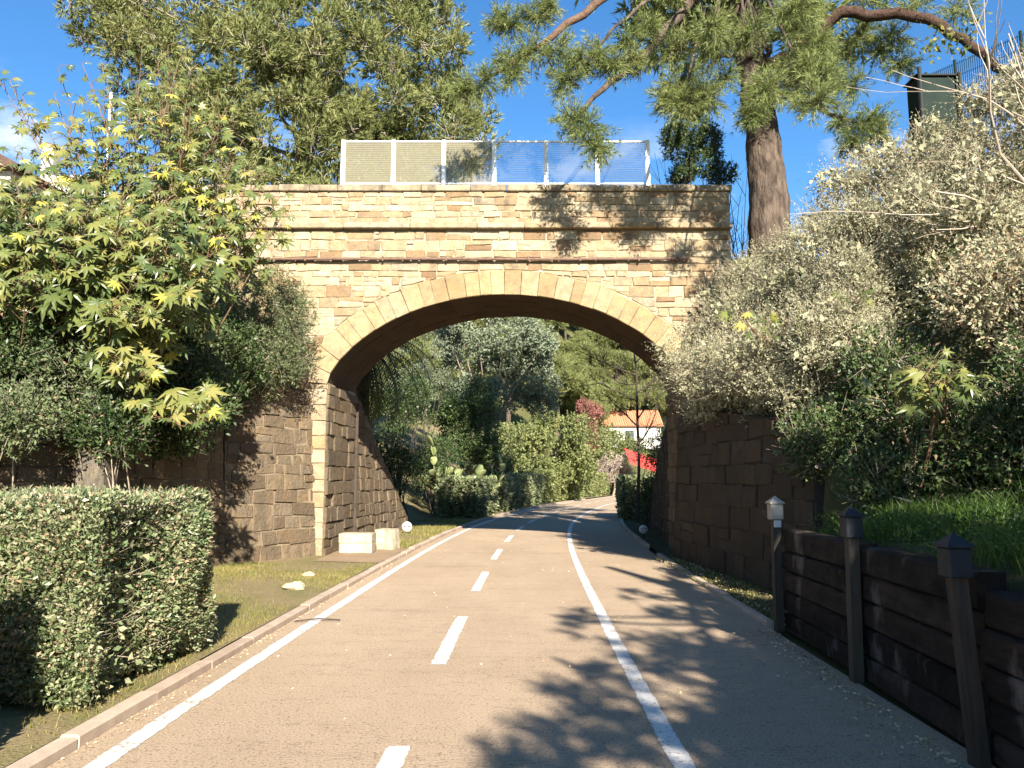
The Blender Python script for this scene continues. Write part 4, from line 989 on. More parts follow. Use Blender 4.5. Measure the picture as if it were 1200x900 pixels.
# ------------------------------------------------------------------ clipped hedges
def hedge(label, quad, z0, z1, n, leaf, lmat='hedge_leaf', inner=True, bulge=.06, dry=0):
    """quad: plan corners (4) in order; leaves in a shell over sides and top"""
    q = np.array(quad, float); root = empty('clipped_hedge', (float(q[:, 0].mean()), float(q[:, 1].mean()), z0), label, 'hedge', 'clipped hedges along the path')
    H = z1 - z0; per = [np.linalg.norm(q[(i + 1) % 4] - q[i]) for i in range(4)]
    ar = np.array([p * H for p in per] + [abs(np.cross(q[1] - q[0], q[3] - q[0]))]); cnt = rng.multinomial(n, ar / ar.sum())
    Ps, Ds = [], []
    ctr = q.mean(0)
    for i in range(4):
        a, b = q[i], q[(i + 1) % 4]; m = cnt[i]; t = rng.uniform(0, 1, m)[:, None]; hv = rng.uniform(0.02, 1, m) ** .9
        e = b - a; nn = np.array([e[1], -e[0]]) / np.linalg.norm(e)
        if nn @ ((a + b) / 2 - ctr) < 0: nn = -nn
        dep = rng.exponential(.07, m)
        ph = t[:, 0] * per[i]
        hz_ = hv * H; bw = np.zeros(m)
        for _ in range(int(10 + 9 * per[i] * H)):
            u0, v0, sg = rng.uniform(0, per[i]), rng.uniform(0, H), rng.uniform(.07, .24); bw += rng.choice([-1.0, 1.0]) * np.exp(-((ph - u0) ** 2 + (hz_ - v0) ** 2) / (2 * sg * sg))
        dep = dep - bulge * .55 * np.clip(bw, -1.6, 1.3) + .05 * (1 - np.clip(hv * 3.2, 0, 1)) ** 1.5 + .05 * (1 - np.clip(hv * 4, 0, 1)) + .10 * np.clip((hv - .84) / .16, 0, 1) ** 2
        P = np.zeros((m, 3)); P[:, :2] = a + e * t - nn * dep[:, None]; P[:, 2] = z0 + hv * H
        D = np.zeros((m, 3)); D[:, :2] = nn; D[:, 2] = .45
        Ps.append(P); Ds.append(D)
    m = cnt[4]; s, t = rng.uniform(0.01, .99, (m, 1)), rng.uniform(0.01, .99, (m, 1))
    xy = q[0] + (q[1] - q[0]) * s + (q[3] - q[0]) * t + (q[2] - q[1] - q[3] + q[0]) * s * t
    P = np.zeros((m, 3)); P[:, :2] = xy; P[:, 2] = z1 - rng.exponential(.05, m) + .03 * np.sin(xy[:, 0] * 5) * np.sin(xy[:, 1] * 4.3) + .02 * rng.normal(size=m)
    D = np.tile([0, 0, 1.0], (m, 1)); Ps.append(P); Ds.append(D)
    P = np.concatenate(Ps); D = np.concatenate(Ds); k = len(P)
    V, F = leaf_quads(P, unit(D * .7 + .9 * rdir(k)), leaf[0] * rng.uniform(.4, 1.55, k), leaf[1] * rng.uniform(.55, 1.35, k))
    if dry:
        msk = rng.uniform(size=k) < dry * 2 * (np.sin(P[:, 0] * 5 + P[:, 2] * 4) * np.sin(P[:, 1] * 4 - P[:, 2] * 6) > -.1); V4 = V.reshape(-1, 4, 3)
        obj_fast('dry_foliage', V4[msk].reshape(-1, 3), np.arange(4 * msk.sum()).reshape(-1, 4), 'dry_leaf', root); V = V4[~msk].reshape(-1, 3); F = np.arange(len(V)).reshape(-1, 4)
    obj_fast('foliage', V, F, lmat, root)
    # woody inside: upright branches
    st = MB(); 
    for i in range(int(8 + 6 * ar[4])):
        s, t = rng.uniform(.08, .92), rng.uniform(.15, .85); xy = q[0] + (q[1] - q[0]) * s + (q[3] - q[0]) * t + (q[2] - q[1] - q[3] + q[0]) * s * t
        for j in range(3): st.tube([(xy[0], xy[1], z0 - .02), (xy[0] + rng.normal() * .12, xy[1] + rng.normal() * .12, z0 + H * .5), (xy[0] + rng.normal() * .2, xy[1] + rng.normal() * .2, z0 + H * .93)], [.018, .011, .004], 4, cap=False)
    st.build('branches', 'dark_twig', root)
    if inner:   # leaves deeper inside, so that no light shows through
        m = int(n * .14); s, t = rng.uniform(.04, .96, (m, 1)), rng.uniform(.04, .96, (m, 1)); xy = q[0] + (q[1] - q[0]) * s + (q[3] - q[0]) * t + (q[2] - q[1] - q[3] + q[0]) * s * t
        P = np.concatenate([xy, z0 + rng.uniform(.04, .95, (m, 1)) * H], 1); V, F = leaf_quads(P, rdir(m), leaf[0] * 1.9, leaf[1] * 2.4)
        obj_fast('inner_foliage', V, F, lmat, root)
    return root, P
near_q = [(-4.6, 5.25), (-2.78, 5.3), (-2.82, 7.35), (-4.75, 7.35)]
nh, _ = hedge('big clipped green hedge in the left foreground beside the kerb', near_q, 0.06, 1.46, 108000, (.039, .019), bulge=.15, dry=.07)
n = 240; f_ = rng.uniform(size=n) < .42; A = np.stack([np.where(f_, rng.uniform(-4.2, -2.85, n), -2.92), np.where(f_, 5.38, rng.uniform(5.35, 7.3, n)), rng.uniform(.2, 1.4, n)], 1)
D = unit(np.stack([np.where(f_, 0, 1.0), np.where(f_, -1.0, 0), np.full(n, .5)], 1) + .7 * rdir(n)); V, F = twig_tris(A, A + D * rng.uniform(.10, .24, (n, 1)), .002); tag(obj_fast('side_twigs', V, F, 'pale_twig', nh), kind='stuff')
# sprigs standing up from its top
A = np.stack([rng.uniform(-4.5, -2.9, 260), rng.uniform(5.35, 7.25, 260), np.full(260, 1.40)], 1); B = A + np.stack([rng.normal(size=260) * .025, rng.normal(size=260) * .025, rng.uniform(.06, .15, 260)], 1)
V, F = twig_tris(A, B, .0025); obj_fast('top_twigs', V, F, 'grey_twig', nh)['kind'] = 'stuff'
P, DD = along(A, B, unit(B - A), 7); V, F = leaf_quads(P, unit(DD + .7 * rdir(len(P))), .028, .012); obj_fast('top_sprigs', V, F, 'hedge_leaf', nh)
hedge('clipped hedge beside the viewer just outside the left of the picture', [(-4.7, 1.6), (-2.84, 1.6), (-2.86, 4.1), (-4.7, 4.1)], 0.06, 1.5, 16000, (.075, .042))
def hedge_along(label, ya, yb, o0, o1, z1, n, side=-1, **kw):
    f = lambda y, o: (float(cx(y)) + side * (HALF + o), y)
    return hedge(label, [f(ya, o1), f(ya, o0), f(yb, o0), f(yb, o1)], 0.05, z1, n, **kw)
fl = dict(leaf=(.135, .08), bulge=.10)
hedge_along('dark clipped hedge block, first on the left beyond the arch', 31.0, 35.0, .55, 2.2, 1.62, 9000, **fl)
hedge_along('clipped hedge block, second on the left beyond the arch', 37.0, 41.5, .6, 2.2, 1.75, 8000, **fl)
hedge_along('clipped hedge block, third on the left beyond the arch', 43.5, 49.0, .6, 2.3, 1.85, 7000, **fl)
fl2 = dict(leaf=(.20, .12), bulge=.10, lmat='bright_bush_leaf')
hedge_along('sunlit clipped hedge on the left where the path bends right', 51.0, 65.0, .7, 2.6, 2.1, 9000, **fl2)
hedge_along('last sunlit clipped hedge at the far end of the path', 67.0, 84.0, .7, 2.6, 2.1, 7000, **fl2)
hedge('black shaded clipped hedge on the right beyond the arch', [(4.25, 30.6), (6.2, 30.6), (6.6, 34.5), (4.75, 34.5)], 0.03, 1.68, 9000, **fl)

# ------------------------------------------------------------------ pines
def pine_foliage(root, C, R, nt, tl, k, L, Wd, mat, m=3, up=.45, shell=.35, twigs=True, tmat='grey_twig', name='needles', tr=.006):
    A, B, D = clump_twigs(C, R, nt, tl, up, shell)
    t = np.linspace(.35, 1.0, m)[None, :, None]
    P = (A[:, None] + (B - A)[:, None] * t).reshape(-1, 3); DD = np.repeat(D, m, 0)
    V, F = needles(P, DD, k, L, Wd); obj_fast(name, V, F, mat, root)
    if twigs:
        q = int(nt * .3); V, F = twig_tris(A[:q] - D[:q] * tl * .6, B[:q], tr); tag(obj_fast('twigs', V, F, tmat, root), kind='stuff')
def wobble(pts, k, amp, g):
    """denser polyline with small bends"""
    pts = [np.array(p, float) for p in pts]; out = []
    for i in range(len(pts) - 1):
        for j in range(k): 
            u = j / k; out.append(pts[i] + (pts[i + 1] - pts[i]) * u + np.array([g.uniform(-amp, amp) for _ in range(3)]) * (0 if i == 0 and j == 0 else 1))
    out.append(pts[-1]); return out
def limb(root, pts, r0, r1, mat, g, name='limb', n=8, amp=.05):
    P = wobble(pts, 3, amp, g); k = len(P)
    return MB().tube(P, [r0 + (r1 - r0) * (i / (k - 1)) for i in range(k)], n).build(name, mat, root, smooth=True)
gp = random.Random(5)
TY = 16.9
pine = empty('pine_tree', (5.55, TY, 6.3), 'large pine with thick leaning trunk at the right end of the bridge', 'tree')
trunk_pts = [at(905, 330, TY), at(901, 240, TY), at(897, 190, TY), at(890, 130, TY), at(880, 70, TY), at(868, 5, TY), at(858, -70, TY), at(852, -160, TY), at(850, -300, TY)]
tr = [.50, .44, .395, .345, .31, .275, .24, .18, .10]
P_ = []; R_ = []
for i in range(len(trunk_pts) - 1):
    for j in range(4): P_.append(trunk_pts[i] + (trunk_pts[i + 1] - trunk_pts[i]) * j / 4 + np.array([gp.uniform(-.02, .02), 0, 0])); R_.append((tr[i] + (tr[i + 1] - tr[i]) * j / 4) * gp.uniform(.96, 1.05))
P_.append(trunk_pts[-1]); R_.append(tr[-1])
NS = 44; PP = wobble(P_, 2, .0, gp); RR_ = np.interp(np.linspace(0, 1, len(PP)), np.linspace(0, 1, len(R_)), R_); TV = []; TF = []
for i, (p, r) in enumerate(zip(PP, RR_)):
    for k in range(NS):
        t = 2 * math.pi * k / NS; w = .5 * math.sin(9 * t + 2.2 * math.sin(i * .33)) + .35 * math.sin(15 * t - 1.7 * math.sin(i * .51 + 1)) + .5 * math.sin(i * 1.9 + 3 * math.sin(5 * t))
        q = r * (1 + .045 * w + gp.uniform(-.02, .02)); TV.append((p[0] + q * math.cos(t), p[1] + q * math.sin(t), p[2]))
for i in range(len(PP) - 1):
    for k in range(NS): TF.append((i * NS + k, i * NS + (k + 1) % NS, (i + 1) * NS + (k + 1) % NS, (i + 1) * NS + k))
obj_fast('trunk', TV, np.array(TF), 'pine_bark', pine)
A_ = lambda l: [at(*p) for p in l]
limb(pine, A_([(866, -40, 16.8), (812, 0, 16.2), (762, 53, 15.4), (725, 88, 14.8), (697, 113, 14.4), (680, 132, 14.2)]), .14, .03, 'pine_bark', gp)
limb(pine, A_([(856, -120, 16.8), (770, -55, 15.6), (700, 0, 14.9), (645, 45, 14.6), (600, 75, 14.5), (565, 95, 14.4)]), .13, .025, 'red_bark', gp)
limb(pine, A_([(862, -60, 16.8), (800, -30, 15.8), (753, 3, 15.0), (702, 52, 14.6), (672, 85, 14.4)]), .06, .015, 'pine_bark', gp)
limb(pine, A_([(893, 65, 16.8), (862, 62, 16.2), (842, 68, 15.7), (815, 90, 15.3)]), .09, .02, 'pine_bark', gp)
limb(pine, A_([(884, 80, 16.8), (915, 72, 16.3), (950, 45, 15.9), (985, 16, 15.6), (1035, 17, 15.3), (1090, 22, 15.0), (1130, 45, 14.8), (1165, 78, 14.6), (1200, 95, 14.4)]), .15, .08, 'dark_bark', gp, n=10)
limb(pine, A_([(893, 100, 16.8), (945, 118, 16.4), (968, 130, 16.2), (990, 140, 16.0), (1015, 150, 15.9)]), .07, .02, 'dark_twig', gp)
limb(pine, A_([(886, 90, 16.9), (900, 60, 16.7), (893, 30, 16.5), (884, -10, 16.3)]), .07, .05, 'pine_bark', gp)
limb(pine, A_([(802, 10, 16.1), (800, 45, 16.0), (797, 85, 15.9)]), .035, .02, 'dark_twig', gp)
limb(pine, A_([(860, -90, 16.8), (960, -120, 15.5), (1080, -110, 14.5)]), .12, .05, 'red_bark', gp)
pc = [ # px, py, Y, rx px, ry px
 (690, 150, 14.1, 30, 22), (700, 175, 14.0, 16, 14), (672, 140, 14.2, 22, 14), (652, 60, 14.5, 22, 22), (662, 95, 14.5, 16, 26), (625, 62, 14.5, 28, 14), (600, 70, 14.5, 26, 12),
 (570, 95, 14.4, 22, 14), (548, 105, 14.4, 18, 12), (600, 85, 14.4, 14, 20), (735, 45, 14.8, 18, 18), (742, 72, 14.9, 16, 14), (716, 78, 14.6, 18, 14), (700, 62, 14.5, 16, 14), (680, 72, 14.4, 18, 12), (760, 30, 15.1, 12, 12),
 (600, 30, 14.6, 26, 8), (625, 18, 14.6, 18, 8), (585, 22, 14.6, 12, 8), (640, 8, 14.7, 16, 10),
 (805, 85, 15.2, 20, 14), (790, 105, 15.2, 24, 16), (815, 110, 15.3, 22, 16), (780, 118, 15.2, 16, 10), (835, 60, 15.6, 22, 24), (850, 92, 15.5, 14, 20), 
 (905, 100, 15.9, 32, 20), (890, 118, 15.8, 26, 16), (925, 85, 15.9, 26, 16), (880, 135, 15.8, 18, 14), (930, 110, 16.0, 16, 16), 
 (915, 22, 15.8, 24, 18), (945, 12, 15.7, 28, 12), (935, 35, 15.9, 20, 14), (960, 60, 16.1, 22, 24), (985, 60, 16.4, 20, 22), (975, 90, 16.3, 18, 16), (1000, 100, 16.3, 16, 14), (1030, 60, 16.0, 24, 16), (1055, 75, 15.9, 18, 14), (1045, 45, 15.9, 26, 16), (1010, 38, 16.2, 16, 14),
 (1005, 150, 16.0, 24, 20), (1025, 140, 15.9, 18, 18), (1000, 170, 16.0, 18, 12), (1030, 160, 15.9, 14, 14), (985, 140, 16.1, 12, 10), (965, 60, 15.2, 12, 12),
 (1075, 8, 15.2, 30, 12), (1010, 0, 15.6, 30, 12), (1120, 12, 15.0, 26, 14)]
C = np.array([at(a, b, y) for a, b, y, rx, ry in pc]); R = np.array([(rx / 900 * y, min(rx, 22) / 900 * y, ry / 900 * y) for a, b, y, rx, ry in pc])
def before_face(px, py, Y):
    """a point nearer than the bridge face whose shadow falls on the face at a pixel"""
    p = at(px, py, BY); t = (BY - Y) / SDIR[1]; return p - np.array(SDIR) * t
sh_px = [(700, 226), (722, 236), (745, 248), (765, 264), (790, 232), (830, 228), (852, 246), (845, 272), (815, 250), (862, 222), (800, 300), (830, 340), (760, 232), (845, 300), (740, 270)]
Cs = np.array([before_face(a, b, 12.0 + .13 * (i * 7 % 11)) for i, (a, b) in enumerate(sh_px)])
C = np.concatenate([C, Cs]); R = np.concatenate([R * .82, np.full((len(Cs), 3), .26)])
for i in range(0, len(Cs), 2): limb(pine, [trunk_pts[5 + i % 3], (trunk_pts[6] + Cs[i]) / 2 + np.array([0, 0, .4]), Cs[i]], .06, .02, 'pine_bark', gp, n=6)
pine_foliage(pine, C, R, 4300, .46, 10, .14, .0105, 'pine_needle', m=4, up=-.15, shell=.05, tmat='dark_twig')
# the crown above the picture
g2 = np.random.default_rng(8); n = 80
C = np.stack([g2.uniform(2.2, 9.5, n), g2.uniform(14.5, 20.5, n), g2.uniform(13.0, 20.0, n)], 1); R = g2.uniform(.8, 1.3, (n, 1)) * np.array([1, 1, .6])
pine_foliage(pine, C, R, 2600, .6, 6, .33, .075, 'pine_needle', m=3, up=.3, shell=.15, twigs=False, name='upper_needles')
for i in range(9):
    c = C[i * 5]; s = trunk_pts[6 + i % 3]; limb(pine, [s, (s + c) / 2 + np.array([0, 0, .5]), c], .08, .02, 'pine_bark', gp, n=6)

# big pine behind the bridge on the left
lp = empty('pine_tree', (-9.6, 30.5, 5.5), 'huge bushy sunlit pine filling the sky behind the left end of the bridge', 'tree')
outline = np.array([(95, 40), (75, -10), (110, -60), (560, -60), (545, 20), (530, 65), (545, 115), (582, 160), (560, 185), (520, 215), (440, 240), (330, 240), (240, 215), (180, 160), (130, 110)], float)
cl = []
while len(cl) < 240:
    x, y = gp.uniform(60, 585), gp.uniform(-80, 245)
    if in_poly(x, y, outline):
        e = min(abs(x - 300) / 260, 1); cl.append(at(x, y, 25.0 + 3.2 * e + gp.uniform(-.6, 2.6) + 1.5 * max(0, (60 - y) / 140)))
while len(cl) < 370:
    x, y = gp.uniform(90, 560), gp.uniform(-60, 230)
    if in_poly(x, y, outline): cl.append(at(x, y, gp.uniform(28.2, 30.5)))
C = np.array(cl); R = g2.uniform(.5, .9, (len(C), 1)) * np.array([1, 1, .72])
pine_foliage(lp, C, R, 13000, .55, 7, .25, .049, 'far_pine_needle', m=3, up=.45, shell=.30, tmat='pale_twig', tr=.010)
trp = [np.array([-9.6, 30.5, 5.0]), np.array([-9.4, 30.6, 9]), np.array([-9.0, 30.8, 13]), np.array([-8.7, 31, 17]), np.array([-8.6, 31, 21])]
MB().tube(trp, [.5, .42, .34, .24, .1], 14).build('trunk', 'pine_bark', lp, smooth=True)
for i in range(30):
    c = C[i * 7]; s = trp[1] + (trp[4] - trp[1]) * min(.95, max(0, (c[2] - 9.5) / 13)); limb(lp, [s, (s + c) / 2 + np.array([0, 0, -.3]), c], .10, .02, 'grey_twig', gp, n=6, amp=.12)

# pine on the right bank behind the viewer: its shade falls across the path
sp = empty('pine_tree', (6.2, -3.0, 2.4), 'pine behind the viewer on the right bank that shades the path', 'tree')
MB().tube([(6.3, -3, 2.2), (6.0, -2.9, 5.5), (5.6, -2.8, 7.5), (5.4, -2.6, 9.5)], [.28, .24, .18, .08], 12).build('trunk', 'pine_bark', sp, smooth=True)
def shade_at(px, py, h):
    """point at height h whose shadow falls on the ground seen at a pixel"""
    a, b, c = ray(px, py); t = -EYE / c; gx, gy = a * t, b * t; k = h / math.tan(SUN_E)
    return np.array([gx + math.sin(SUN_A) * k, gy - math.cos(SUN_A) * k, h])
sc_px = [(600, 890, 5.2, .30), (640, 850, 5.4, .34), (690, 840, 5.0, .34), (735, 830, 5.3, .32), (700, 880, 4.8, .34), (640, 900, 5.0, .3), (760, 800, 5.6, .3), (700, 790, 5.8, .24), (790, 770, 5.8, .28), (660, 815, 5.6, .22),
         (660, 722, 6.4, .25), (700, 735, 6.3, .3), (740, 700, 6.6, .32), (760, 735, 6.2, .34), (800, 720, 6.3, .36), (720, 760, 6.0, .22), (780, 690, 6.8, .34), (830, 760, 6.0, .4), (820, 700, 6.6, .4),
         (860, 800, 5.4, .45), (900, 780, 5.6, .45), (920, 830, 5.2, .5), (960, 860, 5.0, .5), (870, 870, 4.8, .42), (1000, 840, 5.2, .5), (950, 790, 5.5, .5), (900, 740, 6.0, .45), (860, 730, 6.2, .45), (1010, 890, 4.8, .5), (930, 880, 5.0, .42),
         (1060, 800, 5.8, .55), (1100, 760, 6.2, .6), (1150, 720, 6.5, .6), (1180, 800, 5.8, .6), (1020, 760, 6.2, .5), (980, 730, 6.6, .5), (1100, 860, 5.4, .6),
         (940, 700, 7.0, .5), (880, 690, 7.0, .45), (1050, 700, 7.2, .6), (1000, 690, 7.4, .55), (1150, 690, 7.4, .6)]
lace = []
for (a, b, h, r) in sc_px:
    if a < 800: lace += [(a + gp.uniform(-26, 26), b + gp.uniform(-16, 16), h + gp.uniform(-.3, .3), r * .52) for _ in range(3)]
    else: lace.append((a, b, h, r * 1.12))
lace += [(px + gp.uniform(-20, 20), py + gp.uniform(-12, 12), 5.6 + gp.uniform(-.6, .6), .5) for px, py in ((850, 850), (880, 895), (830, 900), (960, 900), (1000, 870), (1050, 890), (930, 850), (870, 770), (905, 815), (985, 815), (1040, 845), (945, 750), (880, 720), (1090, 900), (915, 760))]
sc_px = lace
C = np.array([shade_at(a, b, h) for a, b, h, r in sc_px]); R = np.array([[r * k_, r * k_, r * .5] for (a, b, h, r) in sc_px for k_ in ((.62,) if a < 800 else (.9,))])
thin = np.array([a < 800 for a, b, h, r in sc_px])
pine_foliage(sp, C[thin], R[thin], 620, .22, 10, .10, .017, 'pine_needle', m=3, up=.3, shell=.1)
pine_foliage(sp, C[~thin], R[~thin], 2700, .22, 10, .11, .026, 'pine_needle', m=3, up=.3, shell=.1)
for i in range(0, len(C), 3):
    s = np.array([6.0, -2.9, 4.6 + .05 * i]); limb(sp, [s, (s + C[i]) / 2 + np.array([0, 0, .2]), C[i]], .06, .02, 'pine_bark', gp, n=6)

# ------------------------------------------------------------------ bare stems and dark shrub behind the right parapet
def bare_bush(name, label, base, n, H, spread, mat, seed, r0=.02, sub=6, g0=None, cat='shrub'):
    g = random.Random(seed); root = empty(name, base, label, cat); m = MB(); b = np.array(base, float)
    for i in range(n):
        p = b + np.array([g.uniform(-spread, spread), g.uniform(-.3, .3), 0]); q = p + np.array([g.uniform(-.35, .35) * H * .5, g.uniform(-.2, .2), H * g.uniform(.6, 1.1)])
        w = wobble([p, (p + q) / 2 + np.array([g.uniform(-.1, .1), 0, 0]), q], 3, .02, g); k = len(w); m.tube(w, [r0 * (1 - .8 * j / (k - 1)) for j in range(k)], 5, cap=False)
        for s in range(sub):
            j = g.randrange(1, k - 1); e = w[j] + np.array([g.uniform(-.4, .4), g.uniform(-.25, .25), g.uniform(.25, .6)]) * H * .35; m.tube(wobble([w[j], e], 3, .015, g), [r0 * .4, r0 * .3, r0 * .22, r0 * .12], 4, cap=False)
    m.build('stems', mat, root); return root
bp = at(835, 222, 18.9)
bare_bush('bare_stem_shrub', 'thicket of thin bare dark stems behind the right end of the parapet', (float(bp[0]), 18.9, ground_z(bp[0], 18.9)), 46, 4.3, 1.2, 'dark_twig', 3)
dk = [(812, 150, 18.6, 22, 20), (800, 175, 18.6, 24, 16), (825, 190, 18.7, 22, 18), (812, 125, 18.6, 16, 16), (790, 160, 18.6, 16, 14), (830, 165, 18.7, 14, 16), (845, 205, 18.8, 18, 12), (800, 205, 18.7, 14, 10)]
C = np.array([at(a, b, y) for a, b, y, rx, ry in dk]); R = np.array([(rx / 900 * y, .4, ry / 900 * y) for a, b, y, rx, ry in dk])
shrub('dark_shrub', 'dark leafy shrub standing behind the right parapet left of the pine trunk', 'shrub', (float(at(812, 200, 18.6)[0]), 18.6, 6.5), C, R, 2400, .3, 6, (.09, .03), 'dark_bush_leaf', 'dark_twig', up=.5)

# ------------------------------------------------------------------ right top: cabinet, mesh fence, bare branches
cb0, cb1 = at(1068, 96, 14.2), at(1118, 150, 14.2)
zc_ = float(right_h(cb0[0] + .4, 14.2))
cab = empty('metal_cabinet', (float((cb0[0] + cb1[0]) / 2), 14.2, zc_), 'dark green metal cabinet on the skyline above the silver shrubs', 'cabinet')
MB().box((cb0[0], 14.0, zc_ - .05), (cb1[0], 14.4, cb0[2]), .02).build('body', 'green_paint', cab)
MB().box((cb0[0] + .05, 13.985, cb1[2] - .3), (cb1[0] - .05, 13.997, cb0[2] - .08), .004).build('door', 'green_paint', cab)
MB().box((cb0[0] - .04, 13.95, cb0[2] + .002), (cb1[0] + .04, 14.45, cb0[2] + .04), .01).build('lid', 'dark_paint', cab)
MB().tube([(cb0[0] + .0, 13.9, zc_), (cb0[0] + .0, 13.9, cb0[2] + .14)], .035, 8).build('corner_post', 'dark_paint', cab)
MB().tube([(cb1[0] - .0, 13.9, zc_), (cb1[0] - .0, 13.9, cb0[2] + .03)], .035, 8).build('corner_post', 'dark_paint', cab)
f0, f1 = at(1085, 88, 15.2), at(1240, 20, 12.6)
mf = empty('mesh_fence', (float(f0[0]), 15.2, zc_), 'thin green welded wire fence rising towards the top right corner', 'fence')
for i in range(4):
    a, b = f0 + (f1 - f0) * i / 4, f0 + (f1 - f0) * (i + 1) / 4
    MB().tube([(a[0], a[1], a[2] - 1.8), (a[0], a[1], a[2] + .05)], .03, 8).build('post', 'green_paint', mf)
    m = MB()
    for k in range(15):
        p = a + (b - a) * (k + .5) / 15; m.tube([(p[0], p[1], p[2] - 1.65), (p[0], p[1], p[2])], .006, 4)
    for h in (0.04, .3, .6, .9, 1.2, 1.5): m.tube([(a[0], a[1], a[2] - h), (b[0], b[1], b[2] - h)], .006, 4)
    tag(m.build('wire_panel', 'green_paint', mf), kind='stuff')
def branchy(g, m, p, d, L, r, depth, tips):
    k = 4; pts = [np.array(p, float)]; dd = np.array(d, float)
    for i in range(k):
        dd = dd + np.array([g.uniform(-.28, .28), g.uniform(-.28, .28), g.uniform(-.22, .26)]); dd /= np.linalg.norm(dd); pts.append(pts[-1] + dd * L / k)
    m.tube(pts, [r * (1 - .55 * i / k) for i in range(k + 1)], 5 if r > .008 else 4, cap=False)
    tips.append(pts[-1])
    if depth > 0:
        for s in range(3):
            i = g.randrange(1, k + 1); nd = dd + np.array([g.uniform(-.8, .8), g.uniform(-.8, .8), g.uniform(-.5, .7)]); branchy(g, m, pts[i], nd / np.linalg.norm(nd), L * g.uniform(.55, .75), r * .55, depth - 1, tips)
gb = random.Random(14)
bb_ = at(1230, 165, 10.0); bb_[2] = ground_z(bb_[0], 10.0)
bare = empty('bare_shrub', tuple(bb_), 'pale leafless twiggy shrub in the top right corner', 'shrub')
m = MB(); tips = []
for (px, py) in ((1150, 40), (1180, 10), (1120, 70), (1095, 150), (1190, 70)):
    t = at(px, py, 9.6 + gb.uniform(-.5, .5)); d = t - bb_; branchy(gb, m, bb_, d / np.linalg.norm(d), np.linalg.norm(d) * .95, .022, 2, tips)
m.build('branches', 'pale_twig', bare)
tp = np.array([t for t in tips if at(0, 60, 9.6)[2] < t[2] + .25]); 
cf = np.array([at(1100, 42, 9.9), at(1125, 50, 9.9), at(1140, 30, 9.8), at(1090, 55, 9.9)])
P = cf[rng.integers(0, 4, 130)] + rng.normal(size=(130, 3)) * .11; V, F = leaf_quads(P, rdir(130) + np.array([0, 0, -.3]), .10 * rng.uniform(.6, 1.2, 130), .05); obj_fast('leaves', V, F, 'castor_leaf', bare)

# ------------------------------------------------------------------ grass and litter
def blades(P, H, Wd, mat, name, parent=None, lean=.5, bend=False):
    n = len(P); d = rdir(n); d[:, 2] = 0; s = unit(np.cross(rdir(n), [0, 0, 1.0])); H = np.broadcast_to(H, (n,))[:, None] * rng.uniform(.5, 1.3, (n, 1))
    tip = P + np.array([0, 0, 1.0]) * H + d * H * lean * rng.uniform(.2, 1.3, (n, 1)); mid = P + np.array([0, 0, .6]) * H + (tip - P) * np.array([1, 1, 0]) * .3
    V = np.stack([P - s * Wd, P + s * Wd, tip], 1).reshape(-1, 3) if not bend else np.stack([P - s * Wd, mid - s * Wd * .6, tip, mid + s * Wd * .6], 1).reshape(-1, 3)
    kk = 4 if bend else 3; o = obj_fast(name, V, np.arange(kk * n).reshape(-1, kk), mat, parent, origin=np.zeros(3)); return tag(o, kind='stuff')
def on_left(n, x0, x1, y0, y1, z_max=.3, thin=None):
    X, Y = rng.uniform(x0, x1, n), rng.uniform(y0, y1, n); Z = left_h(X, Y)
    ok = (X < kerb_left(Y) - .15) & (Z < z_max)
    if thin is not None: ok &= thin(X, Y)
    return np.stack([X, Y, Z], 1)[ok]
patch = lambda X, Y: (np.sin(X * 2.3 + 1.2 * np.sin(Y * 1.1)) + np.sin(Y * 1.9 + X) + rng.normal(size=X.shape) * .9) > .1
notpath = lambda X, Y: ((Y < 14.6) | (Y > 17.7)) & patch(X, Y)
o = blades(np.concatenate([on_left(52000, -5.8, -2.4, 7.3, 15, thin=notpath), on_left(5000, -3.2, -2.4, 2.5, 7.3, thin=patch)]), .042, .0035, 'grass_blade', 'verge_grass', lean=.9)
tag(o, 'short patchy yellow green grass on the left verge before the arch', 'grass')
o = blades(on_left(24000, -4.4, -1.2, 17.7, 31, z_max=1.2, thin=notpath), .075, .007, 'grass_blade', 'verge_grass', lean=.8); tag(o, 'short grass strip on the left beyond the arch', 'grass')
X, Y = rng.uniform(2.95, 6.6, 26000), rng.uniform(2.6, 9.0, 26000); Z = right_h(X, Y); ok = (Z > .9) & (Z < 3.2) & (Y < 8.45 + (X > 4.2) * 1.0)
o = blades(np.stack([X, Y, Z], 1)[ok], .20 * (.45 + .9 * (np.sin(X[ok] * 3.3) * np.sin(Y[ok] * 2.9 + X[ok]) > .1)), .006, 'lush_grass', 'bank_grass', lean=1.0, bend=True); tag(o, 'lush green grass on the bank behind the sleeper wall', 'grass')
X, Y = rng.uniform(3.0, 4.8, 5200), rng.uniform(4.5, 9.0, 5200); Z = right_h(X, Y); ok = (Z > .9) & (Y < 8.4 + (X > 4.2))
P = np.stack([X, Y, Z], 1)[ok]; P[:, 2] += rng.uniform(.03, .22, len(P)); V, F = leaf_quads(P, rdir(len(P)) + np.array([0, 0, .5]), .035 * rng.uniform(.6, 1.3, len(P)), .022); o = obj_fast('bank_weeds', V, F, 'lush_grass', origin=np.zeros(3)); tag(o, 'low leafy weeds on the bank behind the sleeper wall', 'weeds', kind='stuff')
X, Y = rng.uniform(2.85, 3.7, 3000), rng.uniform(8.6, 15.6, 3000); ok = X < 3.3 + (16 - Y) * .08
o = blades(np.stack([X, Y, np.full_like(X, .03)], 1)[ok], .045, .004, 'grass_blade', 'verge_grass'); tag(o, 'thin grass between the right kerb and the dark stone wall', 'grass')
